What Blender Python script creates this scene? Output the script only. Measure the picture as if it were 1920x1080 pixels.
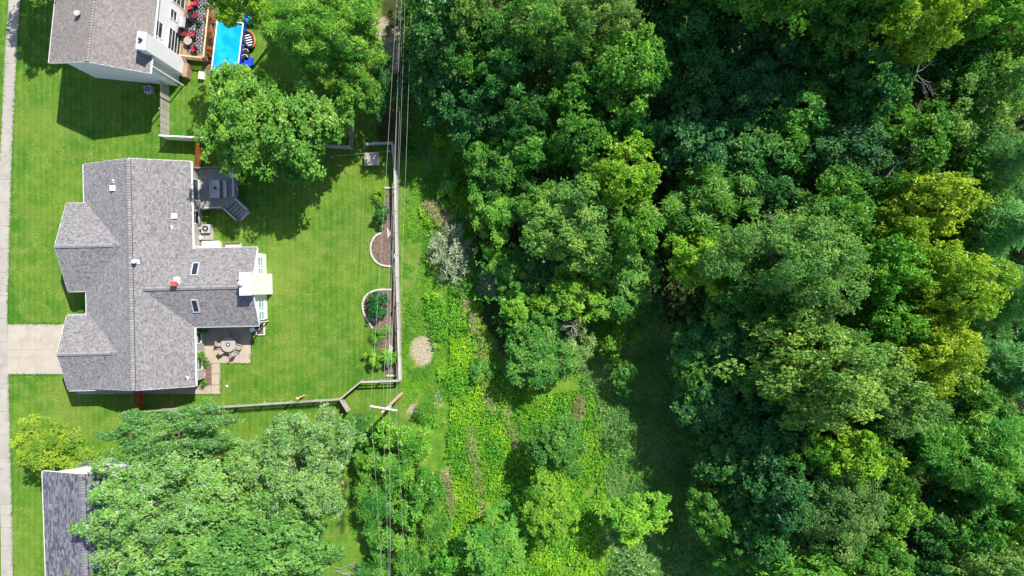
import bpy, math, random
import numpy as np
from mathutils import Vector, Matrix

sc = bpy.context.scene
for o in list(bpy.data.objects):
    bpy.data.objects.remove(o, do_unlink=True)
COL = sc.collection
R = math.radians

# ------------------------------------------------------------------ camera, sky, sun, exposure
CAM_H = 66.0            # drone hovering 66 m above the yards, looking straight down
F_PX = 1280.0           # focal length in photo pixels (24 mm on full frame, 1920 px wide)
cam_d = bpy.data.cameras.new('drone_camera')
cam_d.sensor_width = 36.0
cam_d.lens = 24.0
cam_d.clip_start = 0.5
cam_d.clip_end = 2000.0
cam = bpy.data.objects.new('drone_camera', cam_d)
cam.location = (0, 0, CAM_H)
COL.objects.link(cam)
sc.camera = cam

SUN_DIR = Vector((0.5406, 0.661, 1.0)).normalized()     # from the ground towards the sun
SUN_EL = math.asin(SUN_DIR.z)
SUN_AZ = math.atan2(SUN_DIR.x, SUN_DIR.y)
world = bpy.data.worlds.new('World')
sc.world = world
world.use_nodes = True
wn = world.node_tree
wn.nodes.clear()
sky = wn.nodes.new('ShaderNodeTexSky')
sky.sky_type = 'NISHITA'
sky.sun_disc = False
sky.sun_elevation = SUN_EL
sky.sun_rotation = SUN_AZ
sky.air_density = 1.0
sky.dust_density = 0.6
bg = wn.nodes.new('ShaderNodeBackground')
bg.inputs['Strength'].default_value = 0.13
wo = wn.nodes.new('ShaderNodeOutputWorld')
wn.links.new(sky.outputs[0], bg.inputs[0])
wn.links.new(bg.outputs[0], wo.inputs[0])

sun_d = bpy.data.lights.new('sun', 'SUN')
sun_d.energy = 4.9
sun_d.angle = R(0.53)
sun_d.color = (1.0, 0.95, 0.86)
sun = bpy.data.objects.new('sun', sun_d)
sun.rotation_euler = (-SUN_DIR).to_track_quat('-Z', 'Y').to_euler()
sun.location = SUN_DIR * 150
COL.objects.link(sun)

sc.view_settings.view_transform = 'Standard'
sc.view_settings.look = 'None'
sc.view_settings.gamma = 1.0
sc.view_settings.exposure = 0.72
sc.view_settings.use_curve_mapping = False
sc.render.engine = 'CYCLES'
sc.cycles.max_bounces = 6
sc.cycles.diffuse_bounces = 3
sc.cycles.glossy_bounces = 2
sc.cycles.transmission_bounces = 4
sc.cycles.caustics_reflective = False
sc.cycles.caustics_refractive = False

# ------------------------------------------------------------------ helpers
def P(px, py, z=0.0):
    """world point of a surveyed spot of the photograph that lies at height z"""
    s = (CAM_H - z) / F_PX
    return Vector(((px - 960) * s, (540 - py) * s, z))

def tag(o, label=None, cat=None, group=None, kind=None):
    if label: o['label'] = label
    if cat: o['category'] = cat
    if group: o['group'] = group
    if kind: o['kind'] = kind
    return o

def empty(name, loc=(0, 0, 0), rz=0.0, label=None, cat=None, group=None):
    o = bpy.data.objects.new(name, None)
    o.empty_display_size = 0.3
    o.location = loc
    o.rotation_euler = (0, 0, rz)
    COL.objects.link(o)
    return tag(o, label, cat, group)

def link(name, me, parent=None, loc=(0, 0, 0), rz=0.0, scale=None):
    o = bpy.data.objects.new(name, me)
    o.location = loc
    o.rotation_euler = (0, 0, rz)
    if scale: o.scale = scale
    COL.objects.link(o)
    if parent: o.parent = parent
    return o

class MB:
    """collects shapes and links them as one mesh object"""
    def __init__(s):
        s.v = []; s.f = []; s.c = []
    def add(s, vs, fs, col=None):
        b = len(s.v)
        s.v += [tuple(p) for p in vs]
        for f in fs:
            s.f.append(tuple(b + i for i in f))
            s.c.append(col)
        return s
    def box(s, x0, x1, y0, y1, z0, z1, col=None):
        vs = [(x0,y0,z0),(x1,y0,z0),(x1,y1,z0),(x0,y1,z0),(x0,y0,z1),(x1,y0,z1),(x1,y1,z1),(x0,y1,z1)]
        return s.add(vs, [(3,2,1,0),(4,5,6,7),(0,1,5,4),(1,2,6,5),(2,3,7,6),(3,0,4,7)], col)
    def cbox(s, c, size, rot=None, col=None):
        hx, hy, hz = size[0]/2, size[1]/2, size[2]/2
        vs = [Vector(p) for p in ((-hx,-hy,-hz),(hx,-hy,-hz),(hx,hy,-hz),(-hx,hy,-hz),(-hx,-hy,hz),(hx,-hy,hz),(hx,hy,hz),(-hx,hy,hz))]
        if rot is not None: vs = [rot @ p for p in vs]
        c = Vector(c)
        return s.add([p + c for p in vs], [(3,2,1,0),(4,5,6,7),(0,1,5,4),(1,2,6,5),(2,3,7,6),(3,0,4,7)], col)
    def bar(s, a, b, w, h, col=None):
        """square bar between two points"""
        a = Vector(a); b = Vector(b); d = b - a
        q = d.to_track_quat('X', 'Z').to_matrix()
        return s.cbox((a + b) / 2, (d.length, w, h), q, col)
    def tube(s, pts, radii, n=6, cap=True, col=None):
        pts = [Vector(p) for p in pts]
        if not hasattr(radii, '__len__'): radii = [radii] * len(pts)
        rings = []
        for i, p in enumerate(pts):
            d = (pts[min(i+1, len(pts)-1)] - pts[max(i-1, 0)])
            if d.length < 1e-6: d = Vector((0,0,1))
            d.normalize()
            up = Vector((0,0,1)) if abs(d.z) < 0.95 else Vector((1,0,0))
            x = d.cross(up).normalized(); y = d.cross(x)
            rings.append([p + (x*math.cos(2*math.pi*k/n) + y*math.sin(2*math.pi*k/n))*radii[i] for k in range(n)])
        vs = [q for r in rings for q in r]
        fs = []
        for i in range(len(pts)-1):
            for k in range(n):
                k2 = (k+1) % n
                fs.append((i*n+k, i*n+k2, (i+1)*n+k2, (i+1)*n+k))
        if cap:
            fs.append(tuple(range(n-1, -1, -1)))
            fs.append(tuple((len(pts)-1)*n + k for k in range(n)))
        return s.add(vs, fs, col)
    def cyl(s, x, y, z0, z1, r0, r1=None, n=16, col=None):
        if r1 is None: r1 = r0
        vs = [(x+r0*math.cos(2*math.pi*k/n), y+r0*math.sin(2*math.pi*k/n), z0) for k in range(n)]
        vs += [(x+r1*math.cos(2*math.pi*k/n), y+r1*math.sin(2*math.pi*k/n), z1) for k in range(n)]
        fs = [(k, (k+1)%n, n+(k+1)%n, n+k) for k in range(n)] + [tuple(range(n-1,-1,-1)), tuple(range(n, 2*n))]
        return s.add(vs, fs, col)
    def lathe(s, prof, n=16, c=(0,0,0), col=None, ring=False):
        vs = []; m = len(prof)
        for r, z in prof:
            for k in range(n):
                a = 2*math.pi*k/n
                vs.append((c[0]+r*math.cos(a), c[1]+r*math.sin(a), c[2]+z))
        fs = []
        for i in range(m-1):
            for k in range(n):
                k2 = (k+1) % n
                fs.append((i*n+k, i*n+k2, (i+1)*n+k2, (i+1)*n+k))
        if ring:
            for k in range(n):
                k2 = (k+1) % n
                fs.append(((m-1)*n+k, (m-1)*n+k2, k2, k))
        else:
            fs.append(tuple(range(n-1,-1,-1))); fs.append(tuple((m-1)*n+k for k in range(n)))
        return s.add(vs, fs, col)
    def prism(s, poly, z0, z1, col=None):
        n = len(poly)
        a = sum(poly[i][0]*poly[(i+1)%n][1]-poly[(i+1)%n][0]*poly[i][1] for i in range(n))
        if a < 0: poly = poly[::-1]
        vs = [(p[0],p[1],z0) for p in poly] + [(p[0],p[1],z1) for p in poly]
        fs = [(k,(k+1)%n,n+(k+1)%n,n+k) for k in range(n)] + [tuple(range(n-1,-1,-1)), tuple(range(n,2*n))]
        return s.add(vs, fs, col)
    def mesh(s, name, mat, smooth=False):
        me = bpy.data.meshes.new(name)
        me.from_pydata(s.v, [], s.f)
        if mat: me.materials.append(M[mat] if isinstance(mat, str) else mat)
        if any(c is not None for c in s.c):
            at = me.attributes.new('tone', 'FLOAT', 'FACE')
            at.data.foreach_set('value', [0.5 if c is None else c for c in s.c])
        if smooth:
            me.polygons.foreach_set('use_smooth', [True]*len(me.polygons))
        me.update()
        return me
    def build(s, name, mat, parent=None, loc=(0,0,0), rz=0.0, smooth=False):
        return link(name, s.mesh(name, mat, smooth), parent, loc, rz)

# value noise on numpy arrays
_rng0 = np.random.default_rng(5)
_tab = _rng0.random((256, 256))
def vnoise(x, y, s=1.0, o=0.0):
    x = np.asarray(x)*s + 37.3 + o*11.7; y = np.asarray(y)*s + 91.1 + o*5.3
    xi = np.floor(x).astype(int); yi = np.floor(y).astype(int)
    fx = x-xi; fy = y-yi
    fx = fx*fx*(3-2*fx); fy = fy*fy*(3-2*fy)
    g = lambda a, b: _tab[a % 256, b % 256]
    return (g(xi,yi)*(1-fx)+g(xi+1,yi)*fx)*(1-fy)+(g(xi,yi+1)*(1-fx)+g(xi+1,yi+1)*fx)*fy
def fbm(x, y, s=1.0, o=0.0):
    return (vnoise(x,y,s,o)*0.5+vnoise(x,y,s*2.1,o+3)*0.3+vnoise(x,y,s*4.3,o+7)*0.2)
def inpoly(x, y, poly):
    x = np.asarray(x); y = np.asarray(y)
    r = np.zeros(x.shape, bool); n = len(poly)
    for i in range(n):
        x0,y0 = poly[i][:2]; x1,y1 = poly[(i+1)%n][:2]
        c = ((y0 > y) != (y1 > y)) & (x < (x1-x0)*(y-y0)/(y1-y0+1e-12)+x0)
        r ^= c
    return r

# ------------------------------------------------------------------ materials
M = {}
class NT:
    def __init__(s, name):
        m = bpy.data.materials.new(name); m.use_nodes = True
        s.m = m; s.t = m.node_tree; s.t.nodes.clear()
        s.out = s.n('ShaderNodeOutputMaterial')
        M[name] = m
    def n(s, typ, **kw):
        nd = s.t.nodes.new(typ)
        for k, v in kw.items(): setattr(nd, k, v)
        return nd
    def l(s, a, b): s.t.links.new(a, b)
    def val(s, sock, v):
        if hasattr(v, 'links') or hasattr(v, 'is_output'): s.l(v, sock)
        else: sock.default_value = v
    def math(s, op, a, b=0.0, c=None):
        nd = s.n('ShaderNodeMath', operation=op)
        s.val(nd.inputs[0], a); s.val(nd.inputs[1], b)
        if c is not None: s.val(nd.inputs[2], c)
        return nd.outputs[0]
    def mix(s, f, a, b, mode='MIX'):
        nd = s.n('ShaderNodeMix', data_type='RGBA', blend_type=mode)
        s.val(nd.inputs[0], f)
        for sk, v in ((nd.inputs[6], a), (nd.inputs[7], b)):
            if isinstance(v, tuple): v = (v[0], v[1], v[2], 1.0)
            s.val(sk, v)
        return nd.outputs[2]
    def noise(s, vec, scale, detail=3.0, rough=0.55):
        nd = s.n('ShaderNodeTexNoise')
        nd.inputs['Scale'].default_value = scale; nd.inputs['Detail'].default_value = detail
        nd.inputs['Roughness'].default_value = rough
        if vec is not None: s.l(vec, nd.inputs['Vector'])
        return nd.outputs['Fac']
    def ramp(s, f, a, b):
        nd = s.n('ShaderNodeMapRange'); nd.clamp = True
        s.val(nd.inputs[0], f); nd.inputs[1].default_value = a; nd.inputs[2].default_value = b
        return nd.outputs[0]
    def pos(s):
        return s.n('ShaderNodeNewGeometry').outputs['Position']
    def obj(s):
        return s.n('ShaderNodeTexCoord').outputs['Object']
    def attr(s, name):
        return s.n('ShaderNodeAttribute', attribute_name=name)
    def bump(s, h, strength=0.3, dist=0.02):
        nd = s.n('ShaderNodeBump'); nd.inputs['Strength'].default_value = strength; nd.inputs['Distance'].default_value = dist
        s.l(h, nd.inputs['Height']); return nd.outputs[0]
    def pbr(s, col, rough=0.8, spec=0.3, metal=0.0, bump=None):
        p = s.n('ShaderNodeBsdfPrincipled')
        if isinstance(col, tuple): col = (col[0], col[1], col[2], 1.0)
        s.val(p.inputs['Base Color'], col); s.val(p.inputs['Roughness'], rough)
        p.inputs['Specular IOR Level'].default_value = spec; p.inputs['Metallic'].default_value = metal
        if bump is not None: s.l(bump, p.inputs['Normal'])
        s.l(p.outputs[0], s.out.inputs[0]); return p

def plain(name, col, rough=0.7, spec=0.3, var=0.25, scale=3.0, metal=0.0):
    """painted or moulded surface: base colour with blotchy wear"""
    t = NT(name); v = t.pos()
    n1 = t.noise(v, scale, 4.0); n2 = t.noise(v, scale*9, 2.0)
    f = t.math('ADD', t.math('MULTIPLY', n1, 0.7), t.math('MULTIPLY', n2, 0.3))
    dark = tuple(c*(1-var*1.3) for c in col); light = tuple(min(1, c*(1+var*0.9)) for c in col)
    c = t.mix(t.ramp(f, 0.32, 0.68), dark, light)
    t.pbr(c, rough, spec, metal, t.bump(n2, 0.15, 0.01))

plain('white_paint', (0.80, 0.80, 0.79), 0.5, 0.35, 0.05)
plain('off_white', (0.62, 0.62, 0.60), 0.6, 0.3, 0.10)
plain('grey_siding_plain', (0.42, 0.40, 0.36), 0.7, 0.2, 0.06)
plain('dark_metal', (0.03, 0.03, 0.035), 0.45, 0.5, 0.2)
plain('grey_metal', (0.42, 0.43, 0.44), 0.45, 0.5, 0.15)
plain('flashing', (0.50, 0.51, 0.52), 0.5, 0.4, 0.10)
plain('black_rubber', (0.012, 0.012, 0.016), 0.45, 0.4, 0.2)
plain('red_fabric', (0.52, 0.015, 0.03), 0.7, 0.2, 0.25)
plain('dark_red_fabric', (0.20, 0.012, 0.018), 0.7, 0.2, 0.25)
plain('red_metal', (0.55, 0.07, 0.045), 0.5, 0.4, 0.15)
plain('orange_plastic', (0.75, 0.13, 0.03), 0.4, 0.4, 0.1)
plain('blue_plastic', (0.01, 0.06, 0.55), 0.35, 0.5, 0.25)
plain('cyan_plastic', (0.02, 0.40, 0.60), 0.35, 0.5, 0.2)
plain('green_plastic', (0.25, 0.55, 0.04), 0.4, 0.5, 0.1)
plain('pink_plastic', (0.65, 0.06, 0.25), 0.4, 0.5, 0.1)
plain('plastic_white', (0.78, 0.78, 0.76), 0.4, 0.4, 0.05)
plain('beige_resin', (0.36, 0.30, 0.26), 0.6, 0.3, 0.12)
plain('table_stone', (0.34, 0.32, 0.295), 0.6, 0.3, 0.08)
plain('brown_wicker', (0.30, 0.22, 0.17), 0.8, 0.2, 0.3, 10)
plain('terracotta', (0.50, 0.17, 0.06), 0.8, 0.2, 0.15)
plain('wire_metal', (0.42, 0.41, 0.40), 0.7, 0.2, 0.1)
plain('insulator', (0.45, 0.44, 0.42), 0.3, 0.5, 0.1)
plain('stone_edging', (0.52, 0.48, 0.43), 0.85, 0.2, 0.3, 5.0)
plain('roof_deck', (0.12, 0.11, 0.11), 0.9, 0.1, 0.2)
plain('soffit_wood', (0.30, 0.24, 0.17), 0.8, 0.2, 0.2)

def wood(name, col, rough=0.8, var=0.4):
    t = NT(name); tc = t.obj()
    mp = t.n('ShaderNodeMapping'); mp.inputs['Scale'].default_value = (3, 3, 3)
    t.l(t.pos(), mp.inputs[0])
    n1 = t.noise(mp.outputs[0], 1.2, 5.0, 0.65); n2 = t.noise(mp.outputs[0], 9.0, 3.0)
    rnd = t.n('ShaderNodeObjectInfo').outputs['Random']
    f = t.math('ADD', t.math('MULTIPLY', n1, 0.55), t.math('ADD', t.math('MULTIPLY', n2, 0.2), t.math('MULTIPLY', rnd, 0.25)))
    c = t.mix(t.ramp(f, 0.28, 0.72), tuple(x*(1-var) for x in col), tuple(min(1, x*(1+var)) for x in col))
    t.pbr(c, rough, 0.2, 0.0, t.bump(n2, 0.3, 0.01))
wood('weathered_wood', (0.36, 0.33, 0.31), 0.85, 0.35)
wood('pale_wood', (0.50, 0.45, 0.40), 0.85, 0.3)
wood('red_stain', (0.42, 0.095, 0.035), 0.75, 0.35)
wood('crimson_stain', (0.45, 0.03, 0.04), 0.75, 0.35)
wood('deck_grey', (0.31, 0.29, 0.265), 0.7, 0.18)
wood('deck_rail', (0.20, 0.185, 0.17), 0.7, 0.25)
wood('deck_light', (0.46, 0.45, 0.44), 0.7, 0.2)
wood('brown_wood', (0.30, 0.20, 0.12), 0.8, 0.4)
wood('tan_wood', (0.55, 0.40, 0.23), 0.8, 0.3)
wood('pole_wood', (0.42, 0.30, 0.18), 0.85, 0.3)
wood('bark', (0.19, 0.165, 0.135), 0.9, 0.4)
wood('pale_bark', (0.27, 0.25, 0.22), 0.9, 0.3)

def concrete(name, col):
    t = NT(name); v = t.pos()
    n1 = t.noise(v, 0.8, 5.0, 0.6); n2 = t.noise(v, 14.0, 3.0); n3 = t.noise(v, 3.0, 4.0, 0.7)
    rnd = t.n('ShaderNodeObjectInfo').outputs['Random']
    c = t.mix(t.ramp(n1, 0.3, 0.7), tuple(x*0.86 for x in col), tuple(min(1, x*1.08) for x in col))
    c = t.mix(t.math('MULTIPLY', t.ramp(n3, 0.58, 0.75), 0.35), c, tuple(x*0.6 for x in col))
    vo = t.n('ShaderNodeTexVoronoi', feature='DISTANCE_TO_EDGE'); vo.inputs['Scale'].default_value = 0.33
    wv = t.n('ShaderNodeVectorMath', operation='ADD'); t.l(v, wv.inputs[0])
    nz = t.n('ShaderNodeTexNoise'); nz.inputs['Scale'].default_value = 2.0; t.l(v, nz.inputs['Vector']); t.l(nz.outputs['Color'], wv.inputs[1]); t.l(wv.outputs[0], vo.inputs['Vector'])
    crack = t.math('MULTIPLY', t.math('LESS_THAN', vo.outputs['Distance'], 0.006), 0.55)
    c = t.mix(crack, c, tuple(x*0.4 for x in col))
    n4 = t.noise(v, 0.35, 3.0, 0.7)
    c = t.mix(t.math('MULTIPLY', t.ramp(n4, 0.5, 0.72), 0.35), c, (col[0]*0.62, col[1]*0.62, col[2]*0.6))
    c = t.mix(t.math('MULTIPLY', rnd, 0.16), c, tuple(x*0.62 for x in col))
    t.pbr(c, 0.9, 0.2, 0.0, t.bump(n2, 0.25, 0.01))
concrete('driveway_concrete', (0.40, 0.355, 0.295))
concrete('sidewalk_concrete', (0.36, 0.33, 0.29))
concrete('patio_concrete', (0.40, 0.335, 0.26))

def siding(name, col, pitch=0.18):
    t = NT(name); v = t.pos()
    sp = t.n('ShaderNodeSeparateXYZ'); t.l(v, sp.inputs[0])
    saw = t.math('FRACT', t.math('DIVIDE', sp.outputs[2], pitch))
    n = t.noise(v, 1.5, 4.0)
    c = t.mix(t.ramp(n, 0.3, 0.7), tuple(x*0.93 for x in col), col)
    c = t.mix(t.math('LESS_THAN', saw, 0.05), c, tuple(x*0.75 for x in col))
    t.pbr(c, 0.55, 0.3, 0.0, t.bump(saw, 0.5, 0.03))
siding('white_siding', (0.87, 0.84, 0.85))
siding('taupe_siding', (0.40, 0.38, 0.34))
siding('house_grey_siding', (0.50, 0.50, 0.50))

def shingles(name, dark, light, tintnoise):
    t = NT(name); a = t.attr('tone').outputs['Fac']; v = t.pos()
    n1 = t.noise(v, 0.35, 4.0); n2 = t.noise(v, 30.0, 2.0)
    f = t.math('ADD', t.math('MULTIPLY', a, 0.8), t.math('MULTIPLY', n2, 0.2))
    c = t.mix(f, dark, light)
    c = t.mix(t.math('MULTIPLY', t.ramp(n1, 0.35, 0.7), tintnoise), c, tuple(x*0.78 for x in dark))
    t.pbr(c, 0.92, 0.15, 0.0, t.bump(n2, 0.4, 0.01))
shingles('shingle_grey', (0.108, 0.102, 0.105), (0.295, 0.282, 0.287), 0.10)
shingles('shingle_taupe', (0.15, 0.132, 0.124), (0.285, 0.255, 0.238), 0.25)
shingles('shingle_slate', (0.055, 0.055, 0.068), (0.235, 0.235, 0.27), 0.12)

def glass(name, col, rough=0.06):
    t = NT(name); t.pbr(col, rough, 0.6)
glass('window_glass', (0.03, 0.04, 0.05)); glass('pale_glass', (0.28, 0.42, 0.44), 0.12); glass('skylight_glass', (0.02, 0.025, 0.035), 0.05)
glass('dark_opening', (0.012, 0.012, 0.014), 0.5)

# leaves: every tree tints the shared leaf material through its object colour
def leaf_mat(name, gloss=0.10, trans=0.42, spread=0.5, under=0.0):
    t = NT(name)
    oi = t.n('ShaderNodeObjectInfo'); r = t.attr('rnd').outputs['Fac']
    hs = t.n('ShaderNodeHueSaturation')
    t.l(oi.outputs['Color'], hs.inputs['Color'])
    t.val(hs.inputs['Hue'], t.math('ADD', 0.5, t.math('MULTIPLY', t.math('SUBTRACT', r, 0.68), -0.07)))
    t.val(hs.inputs['Value'], t.math('ADD', 1.0-spread*0.5, t.math('MULTIPLY', r, spread)))
    hs.inputs['Saturation'].default_value = 1.0
    hcol = hs.outputs[0]
    if under:       # pale undersides of the leaves the wind has turned over
        hcol = t.mix(t.math('MULTIPLY', t.math('LESS_THAN', t.attr('flip').outputs['Fac'], under), 0.75), hcol, (0.42, 0.47, 0.36))
    d = t.n('ShaderNodeBsdfDiffuse'); t.l(hcol, d.inputs[0])
    tr = t.n('ShaderNodeBsdfTranslucent')
    t.l(t.mix(1.0, hcol, (1.35, 1.25, 0.6), 'MULTIPLY'), tr.inputs[0])
    m1 = t.n('ShaderNodeMixShader'); m1.inputs[0].default_value = trans
    t.l(d.outputs[0], m1.inputs[1]); t.l(tr.outputs[0], m1.inputs[2])
    g = t.n('ShaderNodeBsdfGlossy'); g.inputs['Roughness'].default_value = 0.42; g.inputs['Color'].default_value = (0.9, 0.95, 0.9, 1)
    m2 = t.n('ShaderNodeMixShader'); m2.inputs[0].default_value = gloss
    t.l(m1.outputs[0], m2.inputs[1]); t.l(g.outputs[0], m2.inputs[2])
    t.l(m2.outputs[0], t.out.inputs[0])
leaf_mat('leaf', 0.02, 0.33, 0.9)
leaf_mat('maple_leaf', 0.03, 0.3, 0.9, 0.2)
leaf_mat('silver_leaf', 0.04, 0.25, 0.7)
leaf_mat('needle', 0.0, 0.4, 0.7)
# ------------------------------------------------------------------ ground
GPX = F_PX / CAM_H
def gp(X, Y):
    return 960 + np.asarray(X)*GPX, 540 - np.asarray(Y)*GPX
def sstep(x, a, b):
    t = np.clip((x-a)/(b-a), 0, 1); return t*t*(3-2*t)

MEADOW = [(795,180),(862,170),(880,300),(890,430),(905,600),(935,670),(1000,630),(1080,600),(1100,590),(1120,560),(1225,555),(1260,640),
          (1290,760),(1315,880),(1345,1000),(1370,1110),(600,1110),(650,960),(640,800),(700,770),(800,785),(828,700),(818,560),(812,420)]
def zones(X, Y):
    gx, gy = gp(X, Y)
    w = (fbm(X, Y, 0.35)-0.5)*60
    w2 = (fbm(X, Y, 0.9, 4)-0.5)*30
    lawn = (gx < 748+w2*0.1)
    lawn &= ~((gx > 712+w*0.4) & (gy < 262+w2))
    lawn &= ~((gy > 778+w2*0.5) & (gx > 640+w*0.5))
    strip = (gx >= 748+w2*0.1) & (gx < 832+w*0.8) & (gy > 215+w) & (gy < 800+w)
    if False: strip |= inpoly(gx+w*0.5, gy+w2*0.5, [(1110,640),(1150,600),(1240,610),(1290,760),(1315,880),(1345,1000),(1370,1110),(1150,1110),(1130,960),(1150,860),(1120,760)])
    mead = inpoly(gx+w*0.5, gy+w2*0.5, MEADOW) & ~strip & ~lawn
    def blob(cx, cy, rx, ry, s=1.0):
        d = ((gx-cx)/rx)**2+((gy-cy)/ry)**2 + (fbm(X, Y, 1.1, 9)-0.5)*2.6*s
        return 1-sstep(d, 0.45, 1.35)
    dirt = blob(791,657,24,31,0.45)
    for b in ((774,768,14,10),(0,0,1,1),(700,60,30,50),(740,90,20,45),(820,745,10,20),(868,972,8,14),(800,290,16,30),(831,400,20,16),
              (1770,440,45,45),(1235,850,20,14),(1260,875,16,10),(905,640,9,20),(918,745,8,24),(845,905,8,26),
              (812,930,8,26),(875,420,12,22),(625,775,6,6),(828,550,8,40),(836,470,8,40)):
        dirt = np.maximum(dirt, blob(*b)*0.85)
    for (x0,y0,x1,y1,wd) in ((820,400,870,560,9),(870,560,905,650,8),(905,650,918,760,8),(880,800,905,950,7)):
        L = math.hypot(x1-x0,y1-y0); ux,uy=(x1-x0)/L,(y1-y0)/L
        s_ = (gx-x0)*ux+(gy-y0)*uy; d_ = np.abs(-(gx-x0)*uy+(gy-y0)*ux)
        line = (1-sstep(d_/wd+(fbm(X,Y,1.1,2)-0.5)*2.2, 0.5, 1.2))*(s_>-6)*(s_<L+6)
        dirt = np.maximum(dirt, line*0.75)
    return lawn.astype(float), strip.astype(float), mead.astype(float), dirt

xs = np.concatenate([[-420,-220,-120,-75], np.arange(-58, 58.01, 0.4), [75,120,220,420]])
ys = np.concatenate([[-420,-220,-120,-60], np.arange(-36, 36.01, 0.4), [60,120,220,420]])
GX, GY = np.meshgrid(xs, ys)
GX = GX.ravel(); GY = GY.ravel()
nx, ny = len(xs), len(ys)
idx = np.arange(nx*ny).reshape(ny, nx)
quads = np.stack([idx[:-1,:-1], idx[:-1,1:], idx[1:,1:], idx[1:,:-1]], -1).reshape(-1, 4)
def np_mesh(name, V, Q, mats):
    me = bpy.data.meshes.new(name)
    k = Q.shape[1]
    me.vertices.add(len(V)); me.vertices.foreach_set('co', np.ascontiguousarray(V, dtype=np.float32).ravel())
    me.loops.add(Q.size); me.loops.foreach_set('vertex_index', np.ascontiguousarray(Q, dtype=np.int32).ravel())
    me.polygons.add(len(Q)); me.polygons.foreach_set('loop_start', np.arange(0, Q.size, k, dtype=np.int32))
    me.update(calc_edges=True)
    for m in mats: me.materials.append(M[m])
    return me

t = NT('ground_mix'); v = t.pos()
za = t.attr('zone'); sp = t.n('ShaderNodeSeparateColor'); t.l(za.outputs['Color'], sp.inputs[0])
dirt_a = t.attr('dirt').outputs['Fac']
nb = t.noise(v, 0.16, 5.0, 0.6); nm = t.noise(v, 0.9, 4.0, 0.65); nf = t.noise(v, 6.0, 3.0, 0.7); ng = t.noise(v, 22.0, 2.0, 0.7)
sx = t.n('ShaderNodeSeparateXYZ'); t.l(v, sx.inputs[0])
# mowing lines run along the fence
wob = t.math('MULTIPLY', t.math('SUBTRACT', nb, 0.5), 0.6)
stripe = t.math('SINE', t.math('MULTIPLY', t.math('ADD', sx.outputs[0], wob), 2*math.pi/0.56))
stripe = t.math('ADD', t.math('MULTIPLY', stripe, 0.5), 0.5)
lf = t.math('ADD', t.math('MULTIPLY', nb, 0.52), t.math('ADD', t.math('MULTIPLY', nm, 0.34), t.math('MULTIPLY', stripe, 0.06)))
lawn_c = t.mix(t.ramp(lf, 0.36, 0.56), (0.042, 0.138, 0.014), (0.122, 0.212, 0.024))
lawn_c = t.mix(t.math('MULTIPLY', t.ramp(t.math('MULTIPLY', nm, nf), 0.27, 0.40), 0.5), lawn_c, (0.23, 0.235, 0.08))
wear = t.noise(v, 0.11, 4.0, 0.6)
lawn_c = t.mix(t.math('MULTIPLY', t.ramp(wear, 0.50, 0.68), 0.75), lawn_c, (0.165, 0.225, 0.040))
strip_c = t.mix(t.ramp(nm, 0.38, 0.72), (0.060, 0.170, 0.012), (0.20, 0.23, 0.06))
mead_c = t.mix(t.ramp(nm, 0.35, 0.65), (0.055, 0.165, 0.016), (0.145, 0.25, 0.030))
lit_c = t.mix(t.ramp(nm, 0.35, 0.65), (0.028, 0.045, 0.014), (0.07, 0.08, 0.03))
dirt_c = t.mix(t.ramp(nf, 0.3, 0.7), (0.27, 0.225, 0.15), (0.41, 0.355, 0.26))
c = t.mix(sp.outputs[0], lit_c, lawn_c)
c = t.mix(sp.outputs[1], c, strip_c)
c = t.mix(sp.outputs[2], c, mead_c)
c = t.mix(t.ramp(t.math('ADD', dirt_a, t.math('MULTIPLY', t.math('SUBTRACT', nf, 0.5), 1.1)), 0.25, 0.95), c, dirt_c)
g = t.math('ADD', t.math('MULTIPLY', nf, 0.5), t.math('MULTIPLY', ng, 0.5))
c = t.mix(t.ramp(g, 0.30, 0.70), t.mix(1.0, c, (0.62,0.66,0.6), 'MULTIPLY'), t.mix(1.0, c, (1.35,1.3,1.3), 'MULTIPLY'))
t.pbr(c, 0.95, 0.08, 0.0, t.bump(g, 0.9, 0.06))

lw, stp, md, dr = zones(GX, GY)
gme = np_mesh('ground', np.stack([GX, GY, np.zeros_like(GX)], -1), quads, ['ground_mix'])
at = gme.attributes.new('zone', 'FLOAT_COLOR', 'POINT')
at.data.foreach_set('color', np.stack([lw, stp, md, np.ones_like(lw)], -1).astype(np.float32).ravel())
at = gme.attributes.new('dirt', 'FLOAT', 'POINT'); at.data.foreach_set('value', dr.astype(np.float32))
ground = link('ground', gme); tag(ground, 'mown lawn, rough meadow and forest floor', kind='structure')

# ------------------------------------------------------------------ paving
def slab_poly(name, pts, z0, z1, mat, parent):
    me = MB().prism([(p[0],p[1]) for p in pts], z0, z1).mesh(name, mat)
    o = link(name, me, parent); return o

sidewalk = empty('sidewalk'); tag(sidewalk, 'pale concrete sidewalk along the front lawns', kind='structure')
SW_R = [(39,-60),(39,0),(34,60),(30,130),(26,220),(22,300),(18,450),(15,560),(14,607),(15,655),(16,702),(18,780),(21,900),(24,1000),(25,1130)]
SW_W = 22.0
def sw_edge(y):
    for i in range(len(SW_R)-1):
        (xa,ya),(xb,yb) = SW_R[i], SW_R[i+1]
        if ya <= y <= yb: return xa+(xb-xa)*(y-ya)/(yb-ya)
    return SW_R[-1][0]
y = -55.0
while y < 1110:
    y2 = y+43.5
    a = [P(sw_edge(y)-SW_W, y+0.18), P(sw_edge(y), y+0.18), P(sw_edge(y2), y2-0.18), P(sw_edge(y2)-SW_W, y2-0.18)]
    slab_poly('slab', a, -0.08, 0.035, 'sidewalk_concrete', sidewalk)
    y = y2
driveway = empty('driveway'); tag(driveway, 'beige concrete driveway to the garage', kind='structure')
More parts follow.
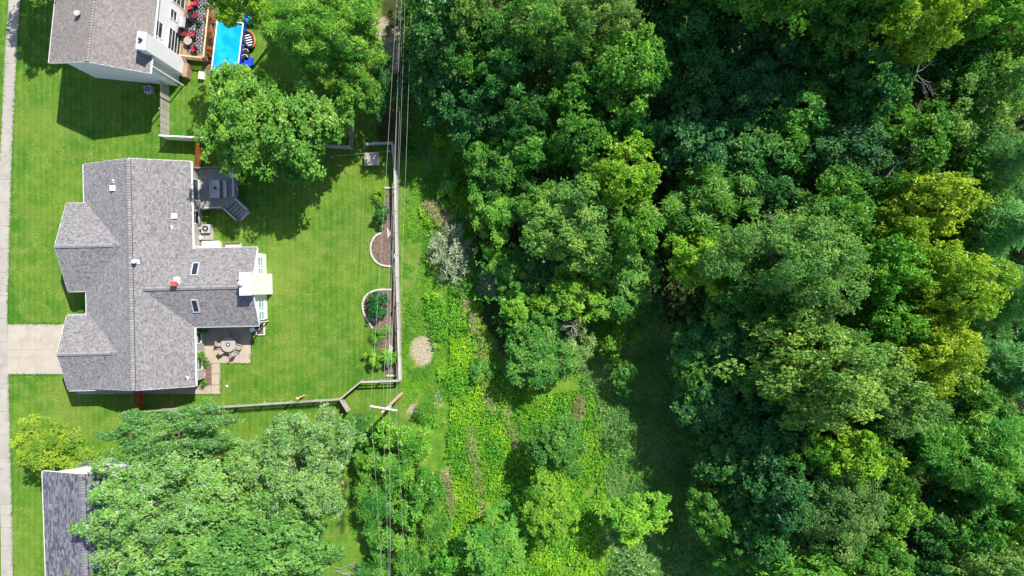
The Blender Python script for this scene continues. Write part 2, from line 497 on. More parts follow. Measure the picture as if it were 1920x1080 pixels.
for (xa,xb) in ((15.2,67),(67.3,150)):
    for (ya,yb) in ((608,654.8),(655.1,701.5)):
        slab_poly('slab', [P(xa,ya),P(xb,ya),P(xb,yb),P(xa,yb)], -0.08, 0.045, 'driveway_concrete', driveway)
slab_poly('slab', [P(-60,604),P(-7.2,606),P(-6.5,704),P(-60,706)], -0.08, 0.03, 'driveway_concrete', driveway)

patio = empty('patio'); tag(patio, 'beige concrete patio behind the house', kind='structure')
for (xa,xb) in ((383,470.5),):
    slab_poly('slab', [P(383,600),P(470.5,600),P(470.5,681),P(383,681)], -0.05, 0.05, 'patio_concrete', patio)
walk = empty('garden_path'); tag(walk, 'pale concrete path around the house corner', kind='structure')
for q in (((397,681.8),(413.6,681.8),(413.6,700.5),(397,700.5)), ((397,701.3),(413.6,701.3),(413.6,721),(397,721)), ((397,721.8),(413.6,721.8),(413.6,738.5),(397,738.5)),
          ((366,722.5),(396.2,722.5),(396.2,738.5),(366,738.5))):
    slab_poly('slab', [P(*p) for p in q], -0.05, 0.045, 'patio_concrete', walk)
xx = 365.0
while xx > 158:
    slab_poly('slab', [P(xx-36.2,722.5),P(xx,722.5),P(xx,739),P(xx-36.2,739)], -0.05, 0.045, 'sidewalk_concrete', walk); xx -= 37
t = NT('mulch'); v = t.pos(); n1 = t.noise(v, 9.0, 4.0, 0.7); n2 = t.noise(v, 1.2, 3.0)
c = t.mix(t.ramp(n1, 0.32, 0.68), (0.055, 0.035, 0.028), (0.24, 0.17, 0.14)); c = t.mix(t.math('MULTIPLY', t.ramp(n2,0.4,0.7),0.4), c, (0.26,0.17,0.13))
t.pbr(c, 0.95, 0.1, 0.0, t.bump(n1, 1.0, 0.05))

# ------------------------------------------------------------------ leaves and trees
def unit(a):
    return a/np.maximum(np.linalg.norm(a, axis=-1, keepdims=True), 1e-9)
def leaf_quads(rng, C, N, m, lmin, lmax, wr, tilt=0.5, fold=0.0, crnd=None):
    """m leaves in a rosette round each twig end C with axis N"""
    k = len(C)
    up = np.tile(np.array([0.31,0.17,0.93]), (k,1))
    X = unit(np.cross(up, N)+1e-6); Yv = np.cross(N, X)
    C = np.repeat(C, m, 0); N = np.repeat(N, m, 0); X = np.repeat(X, m, 0); Yv = np.repeat(Yv, m, 0)
    n = k*m
    ph = rng.random(n)*2*np.pi
    el = rng.normal(0, tilt, n)
    a = X*(np.cos(ph)*np.cos(el))[:,None]+Yv*(np.sin(ph)*np.cos(el))[:,None]+N*np.sin(el)[:,None]
    nn = unit(N*0.8+rng.normal(0, 0.45, (n,3)))
    s = unit(np.cross(a, nn)+1e-6)
    l = (lmin+(lmax-lmin)*rng.random(n))[:,None]
    w = l*wr
    C = C+rng.normal(0, 0.25, (n,3))*lmin
    V = np.stack([C, C+a*l*0.45+s*w*0.5, C+a*l, C+a*l*0.45-s*w*0.5], 1).reshape(-1,3)
    Q = np.arange(n*4).reshape(n,4)
    r = rng.random(n)
    if crnd is not None: r = np.clip(0.4*r+0.6*np.repeat(crnd, m), 0, 1)
    return V, Q, r
def leaf_obj_mesh(name, parts, mat):
    V = np.concatenate([p[0] for p in parts]); r = np.concatenate([p[2] for p in parts])
    Q = np.arange(len(V)).reshape(-1,4)
    me = np_mesh(name, V, Q, [mat])
    a = me.attributes.new('rnd', 'FLOAT', 'FACE'); a.data.foreach_set('value', r.astype(np.float32))
    a = me.attributes.new('flip', 'FLOAT', 'FACE'); a.data.foreach_set('value', np.random.default_rng(len(r)).random(len(r)).astype(np.float32))
    return me

def limbs(rng, Hn, zc, targets, r0, mat, name='trunk'):
    b = MB()
    lean = rng.normal(0, 0.02, 2)*Hn
    top = Vector((lean[0], lean[1], zc))
    b.tube([(0,0,-0.1),(lean[0]*0.2,lean[1]*0.2,Hn*0.2),(lean[0]*0.6,lean[1]*0.6,zc*0.7),top], [r0*1.35,r0,r0*0.8,r0*0.5], 7)
    for tx in targets:
        tx = Vector(tx); f = rng.uniform(0.45, 0.85)
        s0 = Vector((lean[0]*f, lean[1]*f, zc*f)); md = s0.lerp(tx, 0.5)+Vector((rng.normal(0,.1),rng.normal(0,.1),0.25))
        b.tube([s0, md, tx], [r0*0.42, r0*0.26, r0*0.10], 5)
    return b.mesh(name, mat)

PROTO = {}
SIZES = {'S': (1.4, 3.2), 'M': (3.0, 11.0), 'L': (5.2, 14.0)}
def proto(kind, size, var):
    key = (kind, size, var)
    if key in PROTO: return PROTO[key]
    rng = np.random.default_rng(1000*(ord(size))+77*var+sum(map(ord, kind)))
    Rn, Hn = SIZES[size]
    if kind in ('broad', 'fine', 'feather', 'silver'):
        z_lo = {'S': 0.25, 'M': 3.2, 'L': 3.6}[size]
        zc = (z_lo+Hn)/2*1.04; hz = (Hn-z_lo)/2
        npf = {'S': 18, 'M': 84, 'L': 165}[size]
        ph1, ph2, ph3 = rng.random(3)*6.28
        # puffs of foliage spread over an uneven dome
        i = np.arange(npf)+0.5
        zz = 1-1.35*i/npf; th = i*2.39996+rng.normal(0,0.35,npf)
        rr = np.sqrt(np.maximum(0, 1-np.clip(zz,-1,1)**2))
        lob = 1+0.17*np.sin(2*th+ph1)+0.16*np.sin(3*th+ph2)+0.12*np.sin(5*th+ph3)
        rad = rng.uniform(0.50, 1.0, npf)
        rp = Rn*rng.uniform(0.10, 0.205, npf)*({'S':1.75,'M':1.15,'L':0.92}[size])*(0.8 if kind == 'silver' else 1.0)
        PC = np.stack([np.cos(th)*rr*lob*rad*Rn, np.sin(th)*rr*lob*rad*Rn, zc+zz*hz*rad*rng.uniform(0.8,1.12,npf)], -1)
        inner = rng.normal(0, 0.36, ({'S': 5, 'M': 14, 'L': 24}[size], 3))*np.array([Rn,Rn,hz*0.7])+np.array([0,0,zc-hz*0.1])
        parts = []
        lsz = {'broad': {'S':(.14,.24),'M':(.11,.27),'L':(.11,.28)}, 'fine': {'S':(.08,.15),'M':(.10,.19),'L':(.11,.2)},
               'silver': {'S':(.1,.2),'M':(.10,.24),'L':(.10,.24)},
               'feather': {'S':(.3,.45),'M':(.36,.58),'L':(.38,.62)}}[kind][size]
        wr = {'broad': 0.62, 'fine': 0.6, 'feather': 0.17, 'silver': 0.45}[kind]
        m = {'broad': 7, 'fine': 7, 'feather': 11, 'silver': 8}[kind]
        dens = {'broad': {'S':10,'M':8.2,'L':7.2}, 'fine': {'S':20,'M':11,'L':8.0}, 'silver': {'S':12,'M':9,'L':9.0}, 'feather': {'S':8,'M':4.6,'L':4.4}}[kind][size]
        allc = [(p, r, 1.0) for p, r in zip(PC, rp)]+[(p, Rn*0.22, 0.4) for p in inner]
        for (p, r, dn) in allc:
            nc = max(6, int(dens*4.6*math.pi*r*r*dn))
            d = unit(rng.normal(0, 1, (nc,3))+np.array([0,0,0.45])+unit((p-np.array([0,0,zc-hz*0.5]))[None])*0.55)
            q = p+d*(r*rng.uniform(0.72, 1.08, nc)**0.9)[:,None]*np.array([1,1,0.78])
            # twigs that stick out make the outline ragged
            so = rng.random(nc) < 0.16
            q[so] += d[so]*r*rng.uniform(0.1,0.6,so.sum())[:,None]
            N = unit(d*0.7+np.array([0,0,0.75])+rng.normal(0,0.3,(nc,3)))
            pr = np.clip(rng.normal(0.5,0.28)+rng.normal(0,0.15,nc), 0, 1)
            parts.append(leaf_quads(rng, q, N, m, lsz[0], lsz[1], wr, 0.45 if kind != 'feather' else 0.3, crnd=pr))
        # bring the spread of the foliage to the nominal radius
        allv = np.concatenate([p_[0] for p_ in parts]); k_ = Rn/np.percentile(np.hypot(allv[:,0], allv[:,1]), 96.5)
        for p_ in parts: p_[0][:,:2] *= k_
        PC[:,:2] *= k_
        crown = leaf_obj_mesh('crown', parts, 'maple_leaf' if kind == 'silver' else 'leaf')
        r0 = {'S': 0.05, 'M': 0.17, 'L': 0.26}[size]
        tgt = PC[rng.permutation(npf)[:(8 if size == 'S' else 16)]]
        trunk = limbs(rng, Hn, zc, tgt, r0, 'bark')
    elif kind == 'pine':
        parts = []; b = MB()
        b.tube([(0,0,-0.1),(0,0,Hn*0.5),(0,0,Hn*0.99)], [0.28,0.18,0.03], 7)
        lev = np.linspace(0.22, 0.98, 17)
        for li, f in enumerate(lev):
            rr = Rn*(1-f)**0.75*1.15+0.2; nb_ = 7 if f < 0.85 else 5
            for k in range(nb_):
                a = 2*math.pi*k/nb_+li*0.7+rng.normal(0,0.15); L = rr*rng.uniform(0.7,1.12)
                z0 = Hn*f; s_ = np.arange(0.25, 1.001, 0.3/max(L,0.3))
                ca, sa = math.cos(a), math.sin(a)
                pts = np.stack([ca*L*s_, sa*L*s_, z0-0.15*L*s_+0.22*L*s_**2], -1)
                b.tube([(0,0,z0), tuple(pts[-1])], [0.045, 0.012], 4)
                # side sprays widen the branch
                for sd in (-1, 0, 1):
                    q = pts+np.array([-sa, ca, 0])*sd*(0.32*L*(1-s_)*0.7+0.12)[:,None]+np.array([ca,sa,0])*abs(sd)*0.15*L
                    q = q+rng.normal(0,0.06,q.shape)
                    N = unit(np.tile(np.array([ca*0.7,sa*0.7,0.6]),(len(q),1))+rng.normal(0,0.25,(len(q),3)))
                    parts.append(leaf_quads(rng, q, N, 12, .26, .50, 0.19, 0.5, crnd=np.full(len(q), rng.random())))
        crown = leaf_obj_mesh('crown', parts, 'needle'); trunk = b.mesh('trunk', 'bark')
    elif kind == 'willow':      # long narrow leaves on branches that fan out from the middle
        parts = []; b = MB(); nb_ = {'S': 90, 'M': 210, 'L': 260}[size]
        for k in range(nb_):
            a = rng.random()*6.283; el = math.asin(rng.uniform(0.02, 1.0)**0.9)
            d = np.array([math.cos(a)*math.cos(el), math.sin(a)*math.cos(el), math.sin(el)])
            L = rng.uniform(0.75, 1.1); s_ = np.linspace(0.3, 1, {'S': 9, 'M': 15, 'L': 18}[size])
            ex = np.array([Rn, Rn, Hn*0.96])*d*L
            pts = ex*s_[:,None]; pts[:,2] -= 0.10*Hn*(s_**3)*math.cos(el); pts[:,2] = np.maximum(pts[:,2], 0.12)
            if k % 4 == 0: b.tube([(0,0,0), tuple(pts[len(pts)//2]), tuple(pts[-1])], [0.03, 0.018, 0.006], 4)
            N = unit(np.tile(d, (len(pts),1))+rng.normal(0,0.2,(len(pts),3))+np.array([0,0,0.2]))
            parts.append(leaf_quads(rng, pts, N, 7, .16, .30, 0.2, 0.75, crnd=np.full(len(pts), rng.random())))
        b.tube([(0,0,-0.1),(0,0,Hn*0.5)], [0.08,0.03], 6)
        crown = leaf_obj_mesh('crown', parts, 'silver_leaf'); trunk = b.mesh('trunk', 'pale_bark')
    elif kind == 'blade':      # tuft of arching strap leaves
        nB = 130; a = rng.random(nB)*6.283; L = rng.uniform(0.5,1.0,nB)*Rn; hgt = rng.uniform(0.5,1,nB)*Hn*0.8
        ax = np.stack([np.cos(a), np.sin(a), np.zeros(nB)], -1); sd = np.stack([-np.sin(a), np.cos(a), np.zeros(nB)], -1)*0.035
        parts = []
        for (f0,f1) in ((0.02,0.35),(0.35,0.7),(0.7,1.0)):
            def pt(f): return ax*(L*f)[:,None]+np.array([0,0,1])*(hgt*(1-(1.35*f-0.75)**2/0.57)*1.0+0.05)[:,None]
            w0 = 1-f0*0.6; w1 = 1-f1*0.9
            V = np.stack([pt(f0)-sd*w0, pt(f0)+sd*w0, pt(f1)+sd*w1, pt(f1)-sd*w1], 1).reshape(-1,3)
            parts.append((V, None, rng.random(nB)))
        crown = leaf_obj_mesh('crown', parts, 'leaf'); trunk = MB().cyl(0,0,-0.05,0.15,0.12,0.08,8).mesh('trunk','bark')
    PROTO[key] = (crown, trunk, Rn, Hn)
    return PROTO[key]

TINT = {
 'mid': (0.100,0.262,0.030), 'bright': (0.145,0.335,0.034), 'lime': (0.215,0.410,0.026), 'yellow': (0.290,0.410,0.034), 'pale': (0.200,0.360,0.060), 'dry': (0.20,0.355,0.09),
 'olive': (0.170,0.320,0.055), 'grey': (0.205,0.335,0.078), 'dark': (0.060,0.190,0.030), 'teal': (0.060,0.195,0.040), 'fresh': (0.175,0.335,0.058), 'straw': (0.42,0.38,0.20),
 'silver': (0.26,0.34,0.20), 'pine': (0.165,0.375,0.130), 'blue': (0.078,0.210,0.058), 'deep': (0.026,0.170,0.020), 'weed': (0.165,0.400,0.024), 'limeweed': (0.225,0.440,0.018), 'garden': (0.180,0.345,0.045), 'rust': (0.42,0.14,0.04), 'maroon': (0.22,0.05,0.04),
}
_vc = {}
NV = {('broad','S'): 3, ('broad','M'): 5, ('broad','L'): 3, ('fine','S'): 2, ('fine','M'): 2, ('fine','L'): 2, ('silver','L'): 2, ('feather','L'): 2, ('feather','M'): 2,
      ('feather','S'): 1, ('pine','M'): 1, ('pine','L'): 2, ('willow','S'): 2, ('willow','M'): 2, ('willow','L'): 1, ('blade','S'): 2}
_trs = random.Random(11)
def tree(name, px, py, rx, ry, h, kind, tint, label, cat='tree', group=None, size=None, zf=0.66, jitter=0.10):
    """px, py: crown centre as surveyed; rx, ry: crown radii in photo pixels; h: height in metres"""
    zc = h*zf
    c = P(px, py, zc); s = (CAM_H-zc)/F_PX
    gr = 1.10 if group == 'trees of the woodland' else 1.0
    RX, RY = rx*s*gr, ry*s*gr
    Rm = (RX+RY)/2
    if size is None: size = 'S' if (Rm < 1.9 or h < 5) else ('M' if Rm < 3.9 else 'L')
    k = (kind, size); i = _vc.get(k, 0); _vc[k] = i+1
    crown, trunk, Rn, Hn = proto(kind, size, i % NV.get(k, 1))
    e = empty(name, (c.x, c.y, 0), 0, label, cat, group)
    q = _trs.randrange(4); mir = _trs.choice((-1, 1))
    sx_, sy_ = RX/Rn/0.98, RY/Rn/0.98
    if q % 2: sx_, sy_ = sy_, sx_
    scl = (sx_*mir, sy_, h/Hn)
    o = link('crown', crown, e, rz=q*math.pi/2, scale=scl)
    tt = TINT[tint]; j = [1+_trs.uniform(-jitter, jitter) for _ in range(3)]
    o.color = (tt[0]*j[0]*j[1], tt[1]*j[1], tt[2]*j[2], 1)
    tr = min(RX, RY)/Rn
    link('trunk', trunk, e, rz=q*math.pi/2, scale=scl)
    return e

def scatter(name, X, Y, z0, z1, seed, tint, m, lmin, lmax, wr, mat='leaf', label=None, tilt=0.5, upn=0.8):
    rng = np.random.default_rng(seed)
    n = len(X)
    C = np.stack([X, Y, z0+(z1-z0)*rng.random(n)], -1)
    N = unit(np.array([0,0,upn])+rng.normal(0,0.35,(n,3)))
    V = leaf_quads(rng, C, N, m, lmin, lmax, wr, tilt, crnd=np.clip(fbm(X,Y,0.5,3)*1.6-0.3+rng.normal(0,0.1,n),0,1))
    o = link(name, leaf_obj_mesh(name, [V], mat))
    tt = TINT[tint]; o.color = (*tt, 1)
    return tag(o, label, None, None, 'stuff')
# ------------------------------------------------------------------ trees and shrubs (crown centre, radii in photo px, height in m, leaf habit, leaf colour)
WOOD = 'trees of the woodland'
YARD = 'trees in the gardens'
MEAD = 'trees in the meadow'
for a in (
 # gardens
 ('broadleaf_tree', 468,220,84,112,10.5,'broad','garden','bright green spreading tree between the pool and the grey deck','tree',YARD),
 ('broadleaf_tree', 575,240,76,88,9.8,'broad','garden','mid green tree joined to the larger pool tree, shading the lawn edge','tree',YARD),
 ('feathery_tree', 622,66,98,84,13,'feather','bright','tall feathery tree with yellow-green tips at the top edge near the wires','tree',YARD),
 ('broadleaf_tree', 668,180,44,48,9,'broad','bright','yellow-green small tree just south of the feathery tree','tree',YARD),
 ('broadleaf_tree', 716,150,24,62,5.5,'broad','teal','dark bushy tree squeezed against the overhead wires','tree',YARD),
 ('broadleaf_tree', 448,6,60,48,13,'broad','lime','lime green tree overhanging the top of the blue pool','tree',YARD),
 ('broadleaf_tree', 560,300,40,50,7.5,'broad','mid','low green crown reaching over the shaded lawn by the grey deck','tree',YARD),
 ('lime_tree', 97,834,78,62,5.2,'fine','yellow','dense yellow-lime tree in front of the slate-roofed house','tree',YARD,'M'),
 ('broadleaf_tree', 325,815,118,66,9,'silver','mid','grey-green tree touching the picket fence behind the slate-roofed house','tree',YARD,'L'),
 ('broadleaf_tree', 308,950,178,126,12.5,'silver','fresh','large silvery maple covering most of the slate roof','tree',YARD),
 ('broadleaf_tree', 562,878,118,108,11.5,'silver','fresh','silvery pale tree south of the picket fence beside the bright thicket','tree',YARD),
 ('broadleaf_tree', 455,1008,160,105,12.5,'broad','fresh','big bright green tree at the bottom edge beside the silvery maple','tree',YARD),
 ('broadleaf_tree', 235,1080,100,56,8,'broad','olive','olive yellow tree cut by the bottom edge beside the slate roof','tree',YARD),
 # meadow
 ('broadleaf_tree', 1045,832,56,58,6.5,'broad','mid','round mid green tree alone in the bright meadow','tree',MEAD),
 ('broadleaf_tree', 1030,958,60,66,7.0,'broad','lime','yellow-green tree in the meadow below the round mid green tree','tree',MEAD),
 ('broadleaf_tree', 1192,965,64,50,6.5,'broad','lime','lime green lobed tree at the edge of the shaded clearing','tree',MEAD),
 ('broadleaf_tree', 930,1035,80,84,6.0,'fine','bright','broad bushy green tree at the bottom edge beside the thicket','tree',MEAD,'M'),
 ('sapling', 1150,652,28,34,3.6,'broad','bright','bright sapling at the upper end of the shaded clearing','tree',MEAD,'S'),
 ('sapling', 1166,712,30,32,3.2,'broad','bright','slightly lower sapling in the upper part of the shaded clearing','tree',MEAD,'S'),
 ('broadleaf_tree', 1005,668,66,62,5.2,'broad','mid','mid green tree at the lower tip of the middle wood','tree',MEAD),
 # middle wood
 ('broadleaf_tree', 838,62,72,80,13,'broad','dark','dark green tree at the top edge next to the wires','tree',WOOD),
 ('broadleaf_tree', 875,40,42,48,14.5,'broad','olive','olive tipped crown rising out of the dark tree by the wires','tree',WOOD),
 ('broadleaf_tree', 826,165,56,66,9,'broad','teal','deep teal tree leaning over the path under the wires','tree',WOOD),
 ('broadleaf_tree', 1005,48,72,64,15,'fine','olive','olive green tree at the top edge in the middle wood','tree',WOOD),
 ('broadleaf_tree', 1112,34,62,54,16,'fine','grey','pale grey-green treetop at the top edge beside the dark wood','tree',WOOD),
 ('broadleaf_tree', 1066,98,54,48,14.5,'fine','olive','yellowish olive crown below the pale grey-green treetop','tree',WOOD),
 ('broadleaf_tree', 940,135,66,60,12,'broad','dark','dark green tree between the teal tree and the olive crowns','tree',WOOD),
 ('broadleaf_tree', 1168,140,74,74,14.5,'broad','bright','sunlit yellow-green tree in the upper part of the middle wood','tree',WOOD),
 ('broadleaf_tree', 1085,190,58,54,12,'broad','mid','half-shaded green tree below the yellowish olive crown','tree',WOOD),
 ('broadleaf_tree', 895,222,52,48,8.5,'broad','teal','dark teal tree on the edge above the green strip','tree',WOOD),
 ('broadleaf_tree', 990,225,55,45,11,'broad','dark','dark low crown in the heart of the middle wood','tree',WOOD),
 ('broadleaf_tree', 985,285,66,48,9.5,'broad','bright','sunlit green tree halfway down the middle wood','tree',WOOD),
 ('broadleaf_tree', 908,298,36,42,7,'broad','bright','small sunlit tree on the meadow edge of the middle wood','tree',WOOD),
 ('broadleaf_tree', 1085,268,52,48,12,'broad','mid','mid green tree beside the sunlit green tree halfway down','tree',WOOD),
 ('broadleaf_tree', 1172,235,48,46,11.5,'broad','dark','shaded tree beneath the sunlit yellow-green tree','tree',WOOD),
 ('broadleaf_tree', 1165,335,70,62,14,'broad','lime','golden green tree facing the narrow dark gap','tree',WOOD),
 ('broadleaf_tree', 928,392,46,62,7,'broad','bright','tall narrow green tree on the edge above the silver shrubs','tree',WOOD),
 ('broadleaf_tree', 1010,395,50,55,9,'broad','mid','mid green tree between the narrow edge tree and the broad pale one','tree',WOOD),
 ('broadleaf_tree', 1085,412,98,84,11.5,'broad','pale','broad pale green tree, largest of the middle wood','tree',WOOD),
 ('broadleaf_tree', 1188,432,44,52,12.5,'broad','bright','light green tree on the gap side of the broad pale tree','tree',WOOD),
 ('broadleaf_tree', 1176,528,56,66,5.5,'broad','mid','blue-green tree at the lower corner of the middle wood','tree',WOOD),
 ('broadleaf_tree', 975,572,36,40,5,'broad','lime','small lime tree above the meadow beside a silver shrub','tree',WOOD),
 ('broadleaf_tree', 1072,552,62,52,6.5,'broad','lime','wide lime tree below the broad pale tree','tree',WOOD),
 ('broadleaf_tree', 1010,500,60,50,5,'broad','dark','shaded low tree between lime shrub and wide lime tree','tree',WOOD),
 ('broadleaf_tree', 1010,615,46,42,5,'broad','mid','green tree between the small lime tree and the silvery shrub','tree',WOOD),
 # dark eastern wood
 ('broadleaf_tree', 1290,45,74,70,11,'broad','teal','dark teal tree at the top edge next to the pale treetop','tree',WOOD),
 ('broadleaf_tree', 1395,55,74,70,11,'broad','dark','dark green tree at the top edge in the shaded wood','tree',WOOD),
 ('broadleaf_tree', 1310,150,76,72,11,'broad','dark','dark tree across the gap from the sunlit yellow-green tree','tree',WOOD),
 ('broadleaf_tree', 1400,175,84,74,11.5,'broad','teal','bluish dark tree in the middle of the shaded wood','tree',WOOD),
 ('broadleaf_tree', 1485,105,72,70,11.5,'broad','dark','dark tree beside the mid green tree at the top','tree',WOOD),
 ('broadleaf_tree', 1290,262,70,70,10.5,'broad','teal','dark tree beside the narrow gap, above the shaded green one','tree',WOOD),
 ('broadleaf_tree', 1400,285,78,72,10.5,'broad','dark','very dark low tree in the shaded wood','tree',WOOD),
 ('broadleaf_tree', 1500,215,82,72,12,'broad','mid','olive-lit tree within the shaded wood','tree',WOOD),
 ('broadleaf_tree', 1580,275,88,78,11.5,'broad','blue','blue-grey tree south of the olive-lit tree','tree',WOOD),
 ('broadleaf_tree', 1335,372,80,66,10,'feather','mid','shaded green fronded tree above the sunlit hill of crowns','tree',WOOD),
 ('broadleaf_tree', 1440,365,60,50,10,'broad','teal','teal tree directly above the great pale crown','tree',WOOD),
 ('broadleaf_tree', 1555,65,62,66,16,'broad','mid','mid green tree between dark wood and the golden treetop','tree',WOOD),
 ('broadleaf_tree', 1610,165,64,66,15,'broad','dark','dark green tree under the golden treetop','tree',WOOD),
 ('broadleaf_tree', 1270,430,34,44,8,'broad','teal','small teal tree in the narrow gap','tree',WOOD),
 # sunlit north-east
 ('broadleaf_tree', 1700,58,74,74,19.5,'broad','yellow','golden yellow treetop at the top edge above bare branches','tree',WOOD),
 ('broadleaf_tree', 1612,28,60,52,18.5,'broad','bright','bright green treetop next to the golden one at the top','tree',WOOD),
 ('broadleaf_tree', 1815,35,92,58,18,'broad','bright','wide bright tree at the top edge toward the corner','tree',WOOD),
 ('broadleaf_tree', 1895,70,60,60,15,'fine','olive','olive treetop filling the upper corner','tree',WOOD),
 ('broadleaf_tree', 1862,165,76,66,14.5,'fine','olive','dry olive tree above the soft pines','tree',WOOD),
 ('broadleaf_tree', 1790,225,72,66,13,'fine','olive','brownish olive tree beside the blue-grey tree','tree',WOOD),
 ('broadleaf_tree', 1715,265,64,62,12.5,'broad','mid','half-lit green tree south of the bare branches','tree',WOOD),
 ('broadleaf_tree', 1770,140,60,60,12.5,'broad','dark','dark green tree between the golden treetop and dry olive tree','tree',WOOD),
 ('pine_tree', 1882,300,78,90,15,'pine','pine','soft pale pine, uppermost of the pines along the edge','tree',WOOD),
 ('pine_tree', 1868,425,74,80,14,'pine','pine','soft pale pine second from the top of the edge pines','tree',WOOD),
 ('pine_tree', 1905,555,84,88,16,'pine','pine','large pale pine beside the golden crown','tree',WOOD),
 ('pine_tree', 1880,690,74,76,14,'pine','pine','lowest pale pine, below the golden crown','tree',WOOD),
 # sunlit hill of crowns
 ('broadleaf_tree', 1552,402,66,66,16,'broad','bright','fresh green tree at the top of the sunlit crowns','tree',WOOD),
 ('broadleaf_tree', 1480,488,126,112,18.5,'fine','pale','great pale grey-green crown with bare twigs showing','tree',WOOD),
 ('broadleaf_tree', 1322,490,68,60,11,'broad','lime','yellow-green tree jutting toward the narrow gap','tree',WOOD),
 ('broadleaf_tree', 1395,565,78,66,11,'fine','mid','grey shaded side tree below the jutting yellow-green one','tree',WOOD),
 ('broadleaf_tree', 1635,495,64,62,15.5,'broad','bright','fresh green tree between the great pale crown and golden crown','tree',WOOD),
 ('broadleaf_tree', 1730,378,70,54,14.5,'broad','yellow','yellow-green tree above the small brown clearing','tree',WOOD),
 ('broadleaf_tree', 1668,436,48,40,14,'broad','yellow','small yellow tree beside the fresh green top tree','tree',WOOD),
 ('broadleaf_tree', 1762,540,92,76,16,'broad','yellow','golden crown, upper half of the big yellow pair','tree',WOOD),
 ('broadleaf_tree', 1725,650,92,76,15.5,'broad','yellow','golden crown, lower half of the big yellow pair','tree',WOOD),
 ('broadleaf_tree', 1350,640,82,72,9,'broad','teal','dark teal tree on the rim of the shaded clearing','tree',WOOD),
 ('broadleaf_tree', 1460,610,60,52,14,'broad','mid','green tree tucked under the great pale crown','tree',WOOD),
 ('broadleaf_tree', 1340,752,64,80,8,'broad','teal','dark tree overlooking the middle of the shaded clearing','tree',WOOD),
 ('broadleaf_tree', 1545,698,146,92,18,'broad','pale','broad light green crown below the great pale one','tree',WOOD),
 ('broadleaf_tree', 1575,835,66,58,15,'broad','lime','lime green crown south of the broad light green crown','tree',WOOD),
 ('broadleaf_tree', 1655,765,58,46,16,'fine','grey','silvery lobe beside the broad light green crown','tree',WOOD),
 ('broadleaf_tree', 1450,805,84,76,11,'broad','teal','teal shaded tree west of the lime green crown','tree',WOOD),
 ('broadleaf_tree', 1375,870,62,66,8.5,'broad','dark','dark tree above the bright bush by the clearing','tree',WOOD),
 ('broadleaf_tree', 1470,910,72,66,13,'broad','teal','blue-teal tree beside the grey-green crown','tree',WOOD),
 ('broadleaf_tree', 1565,935,84,78,14.5,'fine','grey','grey-green crown in the lower wood','tree',WOOD),
 ('broadleaf_tree', 1650,870,56,52,12.5,'broad','mid','mid green tree between the lime crown and feathery tree','tree',WOOD),
 ('broadleaf_tree', 1720,790,66,60,12,'feather','dark','dark fronded tree below the golden crowns','tree',WOOD),
 ('feathery_tree', 1822,850,108,100,15,'feather','bright','large feathery tree with starry yellow tips by the picture edge','tree',WOOD),
 ('broadleaf_tree', 1885,955,60,62,14,'broad','lime','yellow-green crown below the large feathery tree','tree',WOOD),
 ('broadleaf_tree', 1715,965,66,60,11,'broad','dark','dark sunken tree below the dark fronded tree','tree',WOOD),
 ('broadleaf_tree', 1840,1045,94,56,13.5,'fine','olive','pale olive tree at the bottom edge near the corner','tree',WOOD),
 ('broadleaf_tree', 1500,1062,92,42,13,'broad','bright','bright green tree at the bottom edge in the lower wood','tree',WOOD),
 ('broadleaf_tree', 1640,1060,72,52,13,'broad','mid','mid green tree at the bottom edge between bright and olive ones','tree',WOOD),
 ('broadleaf_tree', 1430,995,62,58,11,'broad','teal','dark teal tree just above the bright bottom-edge tree','tree',WOOD),
 ('broadleaf_tree', 1372,1032,42,50,7,'broad','mid','bushy green tree at the lower end of the shaded clearing','tree',WOOD),
 ('broadleaf_tree', 1745,1060,52,44,12,'broad','dark','dark tree at the bottom edge beside the pale olive one','tree',WOOD),
 # smaller crowns that close the canopy
 ('broadleaf_tree', 1120,255,46,46,10.5,'broad','mid','small green crown beside the shaded tree of the middle wood','tree',WOOD),
 ('broadleaf_tree', 950,330,46,44,8,'broad','mid','small crown between the sunlit green tree and the narrow edge tree','tree',WOOD),
 ('broadleaf_tree', 1120,480,50,44,9,'broad','bright','light crown under the lower side of the broad pale tree','tree',WOOD),
 ('broadleaf_tree', 960,510,40,40,5.5,'broad','mid','low green crown beside the smaller silver shrub','tree',WOOD),
 ('broadleaf_tree', 880,120,50,50,11,'broad','mid','half-lit crown between the dark wire-side tree and the teal tree','tree',WOOD),
 ('broadleaf_tree', 1240,100,40,55,10,'broad','dark','narrow dark crown at the head of the gap','tree',WOOD),
 ('broadleaf_tree', 1455,270,56,56,11,'broad','mid','half-shaded crown beside the very dark low tree','tree',WOOD),
 ('broadleaf_tree', 1660,245,56,56,12,'broad','bright','green crown between the blue-grey tree and half-lit tree','tree',WOOD),
 ('broadleaf_tree', 1655,360,52,44,12,'broad','mid','green crown under the bare grey twiggy tree','tree',WOOD),
 ('broadleaf_tree', 1800,330,56,60,11,'broad','mid','green crown between the yellow-green tree and the uppermost pine','tree',WOOD),
 ('broadleaf_tree', 1810,400,44,50,11,'broad','olive','olive crown beside the small brown clearing','tree',WOOD),
 ('broadleaf_tree', 1640,600,56,60,14,'broad','bright','green crown wedged between the golden and the great pale crowns','tree',WOOD),
 ('broadleaf_tree', 1420,700,60,56,12,'broad','mid','mid green crown at the west foot of the broad light crown','tree',WOOD),
 ('broadleaf_tree', 1500,840,54,50,13,'broad','mid','mid green crown just west of the lime green crown','tree',WOOD),
 ('broadleaf_tree', 1800,740,62,50,13,'feather','mid','fronded crown between the golden crowns and large feathery tree','tree',WOOD),
 ('broadleaf_tree', 1660,935,56,56,12.5,'broad','bright','fresh crown between the grey-green crown and the dark sunken tree','tree',WOOD),
